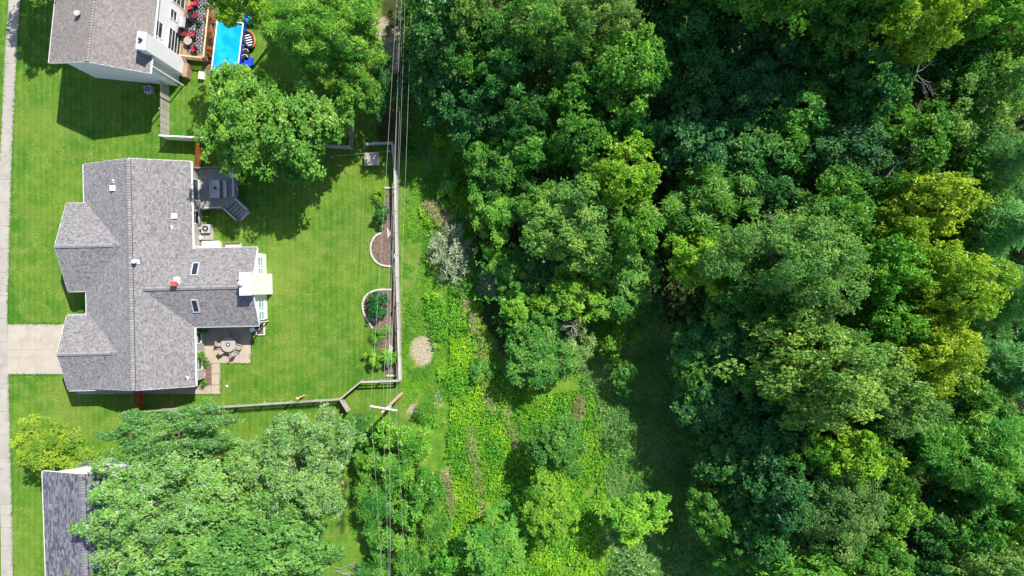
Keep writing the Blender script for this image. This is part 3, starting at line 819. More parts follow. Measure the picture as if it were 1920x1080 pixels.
 ('broadleaf_tree', 1790,970,56,50,13,'broad','mid','green crown below the large feathery tree beside the yellow-green one','tree',WOOD),
 ('broadleaf_tree', 1570,1030,56,44,12.5,'broad','mid','green crown below the grey-green crown near the bottom edge','tree',WOOD),
 ('broadleaf_tree', 1300,700,40,54,8,'broad','mid','low green crown at the middle rim of the shaded clearing','tree',WOOD),
 ('broadleaf_tree', 1330,960,46,44,8,'broad','mid','low green crown under the dark tree near the clearing','tree',WOOD),
):
    nm, px, py, rx, ry, h, kind, tint, lab, cat, grp = a[:11]
    tree(nm, px, py, rx, ry, h, kind, tint, lab, cat, grp, a[11] if len(a) > 11 else None)

# woodland goes on past the picture; these stand outside it and shade what is inside
for (px, py, rx, h, kind, tint) in ((90,-95,85,10,'broad','mid'),(1000,-70,90,14,'broad','mid'),(1180,-60,90,13,'broad','dark'),(1330,-70,95,17,'broad','mid'),(1480,-60,105,24,'broad','mid'),
    (1620,-80,105,25,'broad','bright'),(1760,-80,90,12,'broad','mid'),(1910,-60,90,12,'broad','mid'),(2000,60,80,12,'broad','mid'),(2010,200,80,11,'broad','olive'),
    (2020,400,80,11,'pine','pine'),(2020,640,80,11,'pine','pine'),(2010,830,80,11,'broad','mid'),(2000,1000,80,11,'broad','mid'),(840,-90,80,14,'broad','dark'),(620,-100,90,12,'feather','mid')):
    tree('broadleaf_tree' if kind != 'pine' else 'pine_tree', px, py, rx, rx, h, kind, tint, 'tree standing beyond the edge of the picture', 'tree', 'trees beyond the picture edge')

SH = 'shrubs in the meadow and thicket'
for a in (
 ('silver_shrub', 846,470,46,62,3.4,'willow','silver','silver-leaved spiky shrub beside the mown strip','shrub',SH),
 ('silver_shrub', 920,528,30,36,3.0,'willow','silver','smaller silver shrub at the edge of the middle wood','shrub',SH),
 ('silver_shrub', 1078,645,42,56,4.2,'willow','grey','dusty silver shrub with bare twigs at the top of the clearing','shrub',SH),
 ('lime_shrub', 936,480,28,26,4.5,'feather','lime','small bright yellow-green fronded shrub above a silver shrub','shrub',SH),
 ('pale_shrub', 1192,1062,54,34,2.6,'willow','olive','pale olive grassy shrub below the lime lobed tree','shrub',SH),
 ('green_bush', 1318,880,30,34,3.0,'broad','mid','leafy bush on the edge of the shaded clearing','shrub',SH),
 ('round_bush', 785,775,13,15,1.2,'fine','mid','small clipped round bush next to bare earth near the pole','shrub',SH),
 ('leafy_shrub', 840,345,26,40,1.6,'broad','bright','sunlit leafy shrub in the gap beside the wires, half in shade','shrub',SH),
 ('leafy_shrub', 905,690,22,30,1.4,'broad','bright','low lime weeds beside the shaded edge of the meadow','shrub',SH),
):
    tree(a[0],a[1],a[2],a[3],a[4],a[5],a[6],a[7],a[8],a[9],a[10], 'S' if a[5] < 4.4 else 'M', zf=0.5)
thick = [(672,805,36,38,'beside the angled fence corner'),(722,812,40,40,'directly under the crossarm'),(778,832,42,42,'nearest the two earth patches'),(690,868,40,42,'beside the silvery pale tree'),
         (745,880,44,42,'in the middle of the thicket under the wires'),(800,905,34,46,'on the meadow side of the thicket'),(705,940,44,44,'beside the small sunlit lawn'),(765,955,46,44,'under the thickest wire'),
         (820,985,36,46,'touching the broad bushy green tree'),(715,1015,42,44,'shading the small sunlit lawn'),(775,1035,44,46,'at the bottom edge under the wires'),(838,1060,36,36,'at the bottom edge by the broad bushy tree'),(700,1078,40,34,'at the bottom edge by the fallen branches')]
for i, (px, py, rx, ry, where) in enumerate(thick):
    tree('thicket_shrub', px, py, rx, ry, 3.0+0.5*(i % 3), 'feather' if i % 2 == 0 else 'broad', 'bright' if i % 3 else 'mid', 'leafy green thicket shrub '+where, 'shrub', 'thicket under the wires', 'S', zf=0.5)

# low growth nobody could count
rng = np.random.default_rng(21)
def field(n, x0, x1, y0, y1, test, seed):
    r = np.random.default_rng(seed)
    gx = x0+(x1-x0)*r.random(n); gy = y0+(y1-y0)*r.random(n)
    X = (gx-960)/GPX; Y = (540-gy)/GPX
    k = test(X, Y, gx, gy)
    return X[k], Y[k]
BRUSH2 = [(1095,585),(1190,570),(1200,640),(1110,660)]
BRUSH = [(835,200),(878,230),(885,420),(905,600),(935,700),(1000,740),(1110,725),(1125,780),(1140,860),(1130,980),(1170,1110),(850,1110),(830,960),(835,800),(800,790),(812,700),(800,560),(800,440),(790,330)]
lw_ = lambda X,Y,gx,gy: (inpoly(gx+(fbm(X,Y,.5)-.5)*40, gy, BRUSH)|inpoly(gx+(fbm(X,Y,.5)-.5)*40, gy, BRUSH2)) & (fbm(X,Y,0.45,6) > np.where(gx < 845, 0.50, 0.24))
X, Y = field(80000, 780,1210,190,1110, lw_, 1)
kz = fbm(X, Y, 0.5, 12) > 0.48
scatter('weeds', X[kz], Y[kz], 0.1, 0.55, 3, 'limeweed', 4, .09, .21, 0.6, tilt=0.4, upn=1.3, label='bright lime weeds covering the sunlit meadow')
scatter('weeds', X[~kz], Y[~kz], 0.1, 0.7, 4, 'weed', 4, .09, .21, 0.6, tilt=0.4, upn=1.3, label='bright green weeds covering the sunlit meadow')
CLEAR = [(1095,600),(1120,555),(1230,555),(1262,640),(1300,760),(1330,900),(1370,1110),(1130,1110),(1110,960),(1130,870),(1105,780),(1090,700)]
X, Y = field(16000, 1080,1380,540,1110, lambda X,Y,gx,gy: inpoly(gx+(fbm(X,Y,.5)-.5)*40, gy, CLEAR), 2)
scatter('long_grass', X, Y, 0.02, 0.2, 6, 'dry', 6, .3, .65, 0.14, label='long matted grass in the shaded clearing', tilt=0.3, upn=1.0)
X, Y = field(22000, 745,850,200,800, lambda X,Y,gx,gy: (gx > 757) & (fbm(X,Y,0.6,8) > 0.40) & (((gx-791)/24)**2+((gy-657)/30)**2 > 1), 7)
scatter('rough_grass', X, Y, 0.0, 0.10, 8, 'weed', 4, .1, .28, 0.16, label='rough green grass tufts on the mown strip', tilt=0.5)
X, Y = field(9000, 1080,1380,540,1110, lambda X,Y,gx,gy: inpoly(gx+(fbm(X,Y,.5)-.5)*60, gy, CLEAR) & (fbm(X,Y,0.4,15) > 0.44), 12)
scatter('scrub', X, Y, 0.05, 0.55, 16, 'bright', 6, .10, .24, 0.5, label='low leafy scrub scattered over the shaded clearing')
def streaks(n, seed):
    r = np.random.default_rng(seed); xs_ = []; ys_ = []
    for (x0,y0,x1,y1,wd) in ((820,380,872,560,10),(872,560,905,650,9),(905,650,920,770,9),(880,800,908,960,8),(835,880,850,960,7),(950,760,975,840,10),(1090,740,1080,790,8),(800,380,830,420,8)):
        k = r.random(n); w_ = r.normal(0, wd*0.6, n); L = math.hypot(x1-x0,y1-y0)
        xs_.append(x0+(x1-x0)*k-(y1-y0)/L*w_); ys_.append(y0+(y1-y0)*k+(x1-x0)/L*w_)
    gx = np.concatenate(xs_); gy = np.concatenate(ys_)
    return (gx-960)/GPX, (540-gy)/GPX
X, Y = streaks(260, 5)
scatter('dry_stems', X, Y, 0.1, 0.6, 17, 'straw', 6, .2, .5, 0.10, label='tan dead stems standing in streaks through the weeds', tilt=0.6, upn=0.6)
# forest understory fills the gaps between crowns
FOREST = [(775,-40),(775,180),(850,210),(890,420),(900,600),(980,660),(1090,560),(1215,540),(1215,0),(1230,-40)]
EAST = [(1245,-40),(1245,640),(1290,700),(1320,850),(1380,1110),(1980,1110),(1980,-40)]
X, Y = field(20000, 770,1980,-40,1110, lambda X,Y,gx,gy: (inpoly(gx,gy,FOREST)|inpoly(gx,gy,EAST)) & (fbm(X,Y,0.35,2) > 0.38) & (((gx-1770)/55)**2+((gy-450)/55)**2 > 1), 3)
scatter('forest_undergrowth', X, Y, 0.2, 5.5, 9, 'mid', 7, .2, .40, 0.6, label='shaded undergrowth beneath the woodland crowns')
X, Y = field(5000, 700,800,-40,300, lambda X,Y,gx,gy: (gx > 748+(fbm(X,Y,.6)-.5)*40), 13)
scatter('undergrowth', X, Y, 0.05, 0.4, 14, 'mid', 5, .12, .26, 0.55, label='low green growth in the shade beneath the wires')

# grass creeping over the edges of the paving and along the fences
ex, ey = [], []; r = np.random.default_rng(8)
for (x0,y0,x1,y1,n) in ((39,0,30,130,200),(30,130,22,300,240),(22,300,14,607,420),(16,702,21,900,280),(21,900,25,1080,240),(17,0,0,300,300),(15,607,118,607,200),(16,702,124,702,200),(470.5,640,470.5,681,90),(414,681,470,681,110),(414,681,414,739,110),(225,739.5,414,739.5,260),
                        (748,712,742,500,320),(742,500,738,300,300),(640,752,255,775,420),(640,752,678,718,90),(680,716,748,713,120),(682,560,700,617,90),(694,450,716,497,90),(400,262,300,258,120),(300,255,318,165,120)):
    k = r.random(n); ex.append(x0+(x1-x0)*k+r.normal(0,1.0,n)); ey.append(y0+(y1-y0)*k+r.normal(0,1.0,n))
ex = np.concatenate(ex); ey = np.concatenate(ey)
scatter('edge_grass', (ex-960)/GPX, (540-ey)/GPX, 0.0, 0.05, 19, 'mid', 5, .08, .2, 0.16, label='uneven grass along the edges of paving and fences', tilt=0.5)
X, Y = field(9000, 20,745,100,1080, lambda X,Y,gx,gy: (fbm(X,Y,0.22,31) > 0.56) & ~((gx > 120) & (gx < 500) & (gy > 290) & (gy < 745)) & ~((gy > 600) & (gy < 710) & (gx < 130)), 41)
scatter('clover', X, Y, 0.005, 0.03, 42, 'mid', 4, .05, .11, 0.7, label='clover and coarse grass patches in the lawns', tilt=0.3, upn=1.5)

# bare dead branches among the crowns
def bare(px, py, h, spread, seed, label, nm='dead_branches', n=9, zlo=0.0):
    rng = np.random.default_rng(seed); base = P(px, py, h*0.7)
    b = MB(); b.tube([(0,0,zlo-0.1 if zlo == 0 else zlo),(0.1,0,h*0.5),(0.2,0.1,h*0.82)], [0.12,0.08,0.04], 6)
    def grow(p, d, L, r, lv):
        q = p+d*L*0.5+Vector(rng.normal(0,0.08*L,3)); e = q+d*L*0.5+Vector(rng.normal(0,0.12*L,3))
        b.tube([p,q,e], [r,r*0.7,r*0.4], 4)
        if lv:
            for k in range(3):
                dd = (d+Vector(rng.normal(0,0.55,3))).normalized(); grow(p.lerp(e, rng.uniform(0.4,1)), dd, L*0.6, r*0.55, lv-1)
    for k in range(n):
        a = rng.random()*6.283; el = rng.uniform(-0.1,0.7)
        d = Vector((math.cos(a)*math.cos(el), math.sin(a)*math.cos(el), math.sin(el)))
        grow(Vector((0.15,0.05,h*rng.uniform(0.6,0.82))), d, spread*rng.uniform(0.6,1), 0.045, 2)
    o = b.build(nm, 'pale_bark', None, (base.x, base.y, 0))
    return tag(o, label, 'tree', 'dead trees in the woodland')
bare(1690,150,15.5,1.9,31,'bare pale branches below the golden treetop','dead_tree')
bare(1645,335,13,2.2,32,'bare grey twiggy tree above the yellow-green tree','dead_tree')
bare(1475,485,17.8,3.2,33,'pale bare twigs poking through the great pale crown','dead_tree',12)
bare(1070,612,5.0,1.0,34,'bare grey twigs behind the dusty silver shrub','dead_tree')
bare(1660,760,15,1.2,35,'grey bare twigs by the silvery lobe of the lower wood','dead_tree',6)
rng = np.random.default_rng(4)
b = MB()
for k in range(14):
    a = rng.uniform(-0.5, 0.5); x = rng.normal(0, 0.7); y_ = rng.normal(0, 0.3)
    b.tube([(x,y_,0.05),(x+math.cos(a)*0.6,y_+math.sin(a)*0.6,0.16),(x+math.cos(a+0.3)*1.2,y_+math.sin(a+0.3)*1.2,0.06)], [0.045,0.035,0.02], 5)
tag(b.build('fallen_branches', 'pale_bark', None, P(655,1070)), 'pile of bleached fallen branches on the small sunlit lawn', 'branches')
# ------------------------------------------------------------------ houses
class Gable:
    """gable roof in a house frame; the ridge runs along axis 'u' or 'v'"""
    def __init__(s, axis, a0, a1, e0, c, e1, ze0, zr, ze1):
        s.axis, s.a0, s.a1, s.e0, s.c, s.e1, s.ze0, s.zr, s.ze1 = axis, a0, a1, e0, c, e1, ze0, zr, ze1
    def pt(s, a, e, z): return (e, a, z) if s.axis == 'v' else (a, e, z)
    def z(s, u, v):
        e, a = (u, v) if s.axis == 'v' else (v, u)
        if a < s.a0 or a > s.a1 or e < s.e0 or e > s.e1: return -99
        return s.ze0+(s.zr-s.ze0)*(e-s.e0)/(s.c-s.e0) if e < s.c else s.ze1+(s.zr-s.ze1)*(s.e1-e)/(s.e1-s.c)

def shingle_side(mb, g, side, rng, others, exp=0.14, tab=(0.10, 0.24), lowlite=0.0):
    e, ze = (g.e0, g.ze0) if side == 0 else (g.e1, g.ze1)
    L = math.hypot(g.c-e, g.zr-ze)
    n = int(L/exp)+1
    nx_, nz_ = -(g.zr-ze)/L*(1 if g.c > e else -1), abs(g.c-e)/L
    for i in range(n):
        t0 = i*exp-0.03; t1 = min((i+1)*exp+0.012, L)
        if t1 <= t0: continue
        a = g.a0-0.02-rng.uniform(0, tab[0])
        while a < g.a1+0.02:
            w = rng.uniform(*tab); aa, ab = max(a, g.a0-0.03), min(a+w-0.006, g.a1+0.03); a += w
            if ab-aa < 0.03: continue
            f0, f1 = t0/L, t1/L
            e_0, z_0 = e+(g.c-e)*f0, ze+(g.zr-ze)*f0
            e_1, z_1 = e+(g.c-e)*f1, ze+(g.zr-ze)*f1
            q = g.pt((aa+ab)/2, (e_0+e_1)/2, 0)
            if any(o.z(q[0], q[1]) > (z_0+z_1)/2+0.12 for o in others): continue
            h0 = 0.022+rng.uniform(0, 0.014); h1 = 0.010
            tone = min(1, max(0, rng.gauss(0.55, 0.26)))
            if lowlite and rng.random() < lowlite: tone = rng.uniform(0, 0.12)
            A = g.pt(aa, e_0+nx_*h0, z_0+nz_*h0); B = g.pt(ab, e_0+nx_*h0, z_0+nz_*h0)
            C = g.pt(ab, e_1+nx_*h1, z_1+nz_*h1); D = g.pt(aa, e_1+nx_*h1, z_1+nz_*h1)
            E = g.pt(aa, e_0, z_0); F = g.pt(ab, e_0, z_0)
            flip = (side == 1) != (g.axis == 'u')
            if not flip: mb.add([B,A,D,C,E,F], [(0,1,2,3),(0,5,4,1)], tone)
            else: mb.add([A,B,C,D,E,F], [(0,1,2,3),(0,4,5,1)], tone)

def roof_slab(mb, g, th=0.16):
    A = [g.pt(g.a0, g.e0, g.ze0), g.pt(g.a0, g.c, g.zr), g.pt(g.a0, g.e1, g.ze1)]
    B = [g.pt(g.a1, g.e0, g.ze0), g.pt(g.a1, g.c, g.zr), g.pt(g.a1, g.e1, g.ze1)]
    dn = lambda p: (p[0], p[1], p[2]-th)
    vs = A+[dn(p) for p in A]+B+[dn(p) for p in B]
    mb.add(vs, [(0,1,7,6),(1,2,8,7),(3,9,10,4),(4,10,11,5),(0,3,4,1),(1,4,5,2),(6,7,10,9),(7,8,11,10),(0,6,9,3),(2,5,11,8)])

def gable_roof(house, g, mat, seed, others=(), lowlite=0.0, ridge=None, gutter=True, trim='white_paint', tab=(0.10,0.24), exp=0.13, cap=0.3):
    rng = random.Random(seed)
    b = MB(); roof_slab(b, g); roof = b.build('roof', 'roof_deck', house)
    b = MB()
    for sd in (0, 1): shingle_side(b, g, sd, rng, others, lowlite=lowlite, tab=tab, exp=exp)
    sh = b.build('shingles', mat, roof); sh['kind'] = 'stuff'
    # caps along the ridge, one by one
    r0, r1 = ridge if ridge else (g.a0, g.a1)
    n = max(1, int((r1-r0)/0.235)); st = (r1-r0)/n
    slope0 = (g.zr-g.ze0)/abs(g.c-g.e0); slope1 = (g.zr-g.ze1)/abs(g.e1-g.c)
    metas = []
    if cap > 0.18:      # dark slot of the ridge vent under the caps
        vb = MB()
        for sgn, sl in ((-1, slope0), (1, slope1)):
            w2 = cap+0.03
            A = [g.pt(a_, g.c+sgn*e_, g.zr-sl*e_+h_) for a_ in (r0, r1) for (e_, h_) in ((0.0, 0.06), (w2, 0.06), (w2, 0.0))]
            vb.add(A, [(0,1,4,3),(1,2,5,4)])
        vb.build('ridge_vent', 'dark_metal', roof)
    for k in range(5):
        cb = MB(); w = cap; h0, h1 = 0.13, 0.10; gp_ = 0.035
        for sgn, sl in ((-1, slope0), (1, slope1)):
            pts = []
            for (al, hh) in ((0.0, h0), (st-gp_, h1)):
                pts += [g.pt(al, 0, hh), g.pt(al, sgn*w, hh-sl*w), g.pt(al, sgn*w, hh-sl*w-0.08)]
            flip = (sgn > 0) == (g.axis == 'v')
            fs = [(0,1,4,3),(1,2,5,4),(0,2,1),(3,4,5)]
            if flip: fs = [f[::-1] for f in fs]
            cb.add(pts, fs, rng.uniform(0.45, 0.95))
        metas.append(cb.mesh('ridge_cap', mat))
    for k in range(n):
        p = g.pt(r0+k*st, g.c, g.zr); link('ridge_cap', metas[rng.randrange(5)], roof, p)
    # white boards on the rakes and gutters along the eaves
    for a in (g.a0, g.a1):
        s_ = -1 if a == g.a0 else 1
        fb = MB()
        for (e, ze) in ((g.e0, g.ze0), (g.e1, g.ze1)):
            p, q = g.pt(a+s_*0.02, e, ze-0.09), g.pt(a+s_*0.02, g.c, g.zr-0.09)
            fb.bar(p, q, 0.05, 0.2)
        fb.build('rake_board', trim, house)
    if gutter:
        for (e, ze, sg) in ((g.e0, g.ze0, -1), (g.e1, g.ze1, 1)):
            gb = MB(); o = e+sg*0.02
            p = g.pt(g.a0, o+sg*0.01, ze-0.1); q = g.pt(g.a1, o+sg*0.01, ze-0.1)
            gb.bar(p, q, 0.02, 0.12)
            gb.bar(g.pt(g.a0, o+sg*0.11, ze-0.09), g.pt(g.a1, o+sg*0.11, ze-0.09), 0.02, 0.12)
            gb.bar(g.pt(g.a0, o+sg*0.06, ze-0.15), g.pt(g.a1, o+sg*0.06, ze-0.15), 0.12, 0.015)
            gb.build('gutter', trim, house)
    return roof

def gable_walls(house, g, mat, in_e=0.4, in_a=0.3, z0=0.0):
    """walls under a gable roof"""
    e0, e1, a0, a1 = g.e0+in_e, g.e1-in_e, g.a0+in_a, g.a1-in_a
    zt = lambda e: (g.ze0+(g.zr-g.ze0)*(e-g.e0)/(g.c-g.e0) if e <= g.c else g.ze1+(g.zr-g.ze1)*(g.e1-e)/(g.e1-g.c))-0.17
    vs = []
    for a in (a0, a1):
        vs += [g.pt(a,e0,z0), g.pt(a,e1,z0), g.pt(a,e1,zt(e1)), g.pt(a,g.c,zt(g.c)), g.pt(a,e0,zt(e0))]
    fs = [(0,4,3,2,1),(5,6,7,8,9),(0,5,9,4),(1,2,7,6),(2,3,8,7),(3,4,9,8)]
    if g.axis == 'u': fs = [f[::-1] for f in fs]
    return MB().add(vs, fs).build('wall', mat, house)

def window(house, c, w, h, face, mat='window_glass', frame='white_paint', bars=1, name='window'):
    """face: '+u','-u','+v','-v' outward side; c: centre on the wall face"""
    ax = face[1]; s = 1 if face[0] == '+' else -1
    b = MB(); d = 0.05; f = 0.08
    def bx(mb, a0, a1, z0, z1, d0, d1):
        if ax == 'u': mb.box(*sorted((c[0]+s*d0, c[0]+s*d1)), c[1]+a0, c[1]+a1, c[2]+z0, c[2]+z1)
        else: mb.box(c[0]+a0, c[0]+a1, *sorted((c[1]+s*d0, c[1]+s*d1)), c[2]+z0, c[2]+z1)
    bx(b,-w/2-f,-w/2,-h/2-f,h/2+f,0,d); bx(b,w/2,w/2+f,-h/2-f,h/2+f,0,d)
    bx(b,-w/2,w/2,h/2,h/2+f,0,d); bx(b,-w/2,w/2,-h/2-f,-h/2,0,d+0.04)
    for k in range(bars):
        z = -h/2+h*(k+1)/(bars+1); bx(b,-w/2,w/2,z-0.025,z+0.025,0.004,d-0.01)
    o = b.build(name, frame, house)
    p = MB(); bx(p,-w/2,w/2,-h/2,h/2,0.0,0.02); p.build('pane', mat, o)
    return o

# ---- the grey-roofed house in the middle
H2A = R(1.25)
h2 = empty('ranch_house', (-34.12, 1.21, 0), H2A, 'single-storey house with large grey shingle roof in the middle garden', 'house')
H2I = Matrix.Translation((-34.12, 1.21, 0)) @ Matrix.Rotation(H2A, 4, 'Z')
H2I = H2I.inverted()
def L2(px, py, z):
    q = H2I @ P(px, py, z); return q
main = Gable('v', -10.36, 10.36, -5.30, 0.0, 4.70, 2.80, 5.06, 3.05)
fw = Gable('u', -6.92, 1.0, -1.31, 2.68, 6.67, 2.95, 4.66, 2.95)
gw = Gable('u', -7.08, 1.0, -10.46, -7.04, -3.62, 2.95, 4.42, 2.95)
rw = Gable('u', -1.0, 10.68, -4.84, -1.30, 2.25, 3.05, 4.72, 3.05)
gable_roof(h2, main, 'shingle_grey', 1, (fw, gw, rw), ridge=(-10.36, 10.36), cap=0.26)
gable_roof(h2, fw, 'shingle_grey', 2, (main,), ridge=(-6.9, -1.7), gutter=True, cap=0.17)
gable_roof(h2, gw, 'shingle_grey', 3, (main,), ridge=(-7.05, -2.2), cap=0.17)
gable_roof(h2, rw, 'shingle_grey', 4, (main,), ridge=(1.0, 10.6), cap=0.2)
for g_, ie, ia in ((main, 0.4, 0.35), (fw, 0.4, 0.3), (gw, 0.4, 0.3), (rw, 0.4, 0.28)): gable_walls(h2, g_, 'taupe_siding' if g_ is not rw else 'white_siding', ie, ia)
# rear wall openings
window(h2, (4.30, 5.4, 1.5), 1.2, 1.3, '+u'); window(h2, (4.30, -6.0, 1.6), 1.0, 1.3, '+u'); window(h2, (4.30, -8.2, 1.5), 1.6, 1.2, '+u')
window(h2, (4.30, 8.0, 1.75), 1.9, 2.0, '+u', name='patio_door', bars=0)
for vv in (1.05, 0.0, -2.95, -4.05): window(h2, (10.40, vv, 1.62), 0.68, 1.35, '+u', 'pale_glass', bars=1)
# garage door and front windows face the street
gd = MB().box(-6.84,-6.79,-9.5,-4.6,0.05,2.3).build('garage_door', 'off_white', h2)
for z in (0.6, 1.17, 1.74): MB().box(-6.86,-6.84,-9.45,-4.65,z,z+0.03).build('panel_groove', 'grey_metal', gd)
window(h2, (-6.62, 2.7, 1.5), 2.0, 1.4, '-u'); window(h2, (-4.90, 8.5, 1.5), 1.4, 1.2, '-u')
fd = MB().box(-4.95,-4.90,-3.0,-2.05,0.1,2.2).build('front_door', 'red_metal', h2)
MB().box(-7.0,-4.92,-3.3,-1.6,0.0,0.16).build('porch_slab', 'sidewalk_concrete', h2)
# white chimney chase on the gable end
ch = MB().box(9.95,10.95,-2.05,-0.08,0.0,5.40).build('chimney_chase', 'white_siding', h2)
MB().box(9.90,11.0,-2.10,-0.03,5.403,5.47).build('chase_cap', 'flashing', ch)
MB().cyl(10.13,-1.0,5.47,5.75,0.13,0.13,14).cyl(10.13,-1.0,5.75,5.80,0.22,0.22,14).cyl(10.13,-1.0,5.80,5.95,0.20,0.04,14).build('flue_cap', 'white_paint', ch)
# roof fittings
def on_roof(px, py, g):
    z = 4.0
    for _ in range(6):
        q = L2(px, py, z); z = max(g.z(q.x, q.y), 2.5)
    return q.x, q.y, z
for (px, py, g_) in ((213,353,main),(328,405,main)):
    u, v, z = on_roof(px, py, g_)
    MB().box(u-.2,u+.2,v-.2,v+.2,z-0.12,z+0.10).box(u-.24,u+.24,v-.24,v+.24,z+0.10,z+0.19).build('roof_vent', 'white_paint', h2)
for (px, py, g_) in ((213,340,main),(321,426,main),(351,708,main)):
    u, v, z = on_roof(px, py, g_)
    pv = MB().box(u-.14,u+.14,v-.14,v+.14,z-0.06,z+0.06).cyl(u,v,z-0.05,z+0.14,0.12,0.06,12).build('pipe_flashing', 'white_paint', h2)
    MB().cyl(u,v,z+0.14,z+0.36,0.045,0.045,10).build('vent_pipe', 'dark_metal', pv)
u, v, z = on_roof(258, 491, main)
tv = MB().box(u-.18,u+.18,v-.18,v+.18,z-0.1,z+0.09).cyl(u,v,z+.09,z+.5,.09,.09,12).build('turbine_vent', 'white_paint', h2)
MB().lathe([(0.08,0),(0.17,0.05),(0.2,0.14),(0.17,0.23),(0.06,0.29)], 14, (u,v,z+0.5)).build('turbine', 'white_paint', tv, smooth=True)
# red flue with its square cap standing on a grey flashing
u, v, z = on_roof(333, 532, rw)
fl = MB().box(u-.34,u+.22,v-.42,v+.62,z-0.16,z+0.05).build('flue_flashing', 'flashing', h2)
MB().cyl(u,v,z-0.05,z+0.62,0.12,0.12,14).build('flue', 'red_metal', fl)
MB().box(u-.26,u+.26,v-.20,v+.20,z+0.62,z+0.82).build('flue_cap', 'red_metal', fl)
for (px, py) in ((366.5,505),(366.8,573)):
    u, v, z = on_roof(px, py, rw); slope = 1.67/3.545; sg = -1 if v > rw.c else 1
    e = empty('skylight', (u, v, z), 0); e.parent = h2
    rot = Matrix.Rotation(math.atan(slope)*sg, 3, 'X')
    fr = MB()
    for (c_, s_) in (((0,.62,.05),(.66,.10,.16)),((0,-.62,.05),(.66,.10,.16)),((.28,0,.05),(.10,1.14,.16)),((-.28,0,.05),(.10,1.14,.16))):
        fr.cbox(rot @ Vector(c_), s_, rot)
    fr.build('skylight_frame', 'grey_metal', e)
    MB().cbox(rot @ Vector((0,0,0.05)), (0.46,1.14,0.10), rot).build('pane', 'skylight_glass', e)
# downpipes
for (u, v) in ((10.52,-4.62),(4.55,2.6)):
    MB().box(u-.05,u+.05,v-.04,v+.04,0.1,2.95).build('downpipe', 'white_paint', h2)

# ---- neighbour house with taupe roof and white siding
H1A = -math.asin(0.1022)
h1o = Vector((-704.5/GPX, 375.75/GPX, 0))
h1 = empty('white_house', h1o, H1A, 'two-storey white house with taupe shingle roof beside the pool', 'house')
g1 = Gable('v', 0.0, 17.0, -4.43, 0.0, 4.43, 5.9, 7.6, 5.9)
gable_roof(h1, g1, 'shingle_taupe', 7, ridge=(0.0, 16.9), cap=0.16, exp=0.16)
gable_walls(h1, g1, 'white_siding', 0.4, 0.55)
b1 = 4.03
window(h1, (b1, 4.3, 1.55), 1.9, 2.2, '+u', bars=3, name='patio_door'); window(h1, (b1, 9.0, 1.55), 2.4, 2.2, '+u', bars=2, name='patio_door')
window(h1, (b1, 6.6, 2.2), 0.8, 1.1, '+u'); window(h1, (b1, 4.4, 4.5), 1.3, 1.3, '+u'); window(h1, (b1, 8.6, 4.5), 1.4, 1.3, '+u'); window(h1, (b1, 11.5, 4.5), 1.4, 1.3, '+u')
c1 = MB().box(4.0,4.75,1.55,3.0,0.0,7.5).build('chimney_chase', 'white_siding', h1)
MB().box(3.95,4.8,1.5,3.05,7.503,7.56).build('chase_cap', 'flashing', c1)
MB().cyl(4.37,2.3,7.56,7.85,0.14,0.14,12).build('flue_cap', 'dark_metal', c1)
MB().box(4.76,5.2,1.3,2.6,0.02,0.9).build('wood_box', 'brown_wood', h1)
zz = g1.z(-1.45, 4.1)
rv = MB().cyl(-1.45,4.1,zz-0.1,zz+0.32,0.17,0.17,14).build('roof_vent', 'dark_metal', h1)
MB().cyl(-1.45,4.1,zz+0.32,zz+0.42,0.26,0.24,14).build('vent_cap', 'grey_metal', rv)
MB().box(4.50,4.60,0.62,0.70,0.1,5.8).build('downpipe', 'white_paint', h1)

# ---- house with slate roof at the bottom
H3A = R(1.9)
h3 = empty('slate_roofed_house', (-801/GPX+4.4*math.cos(H3A), -312.7/GPX+4.4*math.sin(H3A), 0), H3A, 'white house with slate-grey shingle roof half under the silvery maple', 'house')
g3 = Gable('v', -15.0, 0.0, -4.4, 0.0, 4.4, 5.9, 7.5, 5.9)
gable_roof(h3, g3, 'shingle_slate', 9, lowlite=0.24, tab=(0.25,0.6), exp=0.15)
gable_walls(h3, g3, 'white_siding', 0.4, 0.4)
window(h3, (1.2, -0.4, 4.4), 1.1, 1.3, '+v')
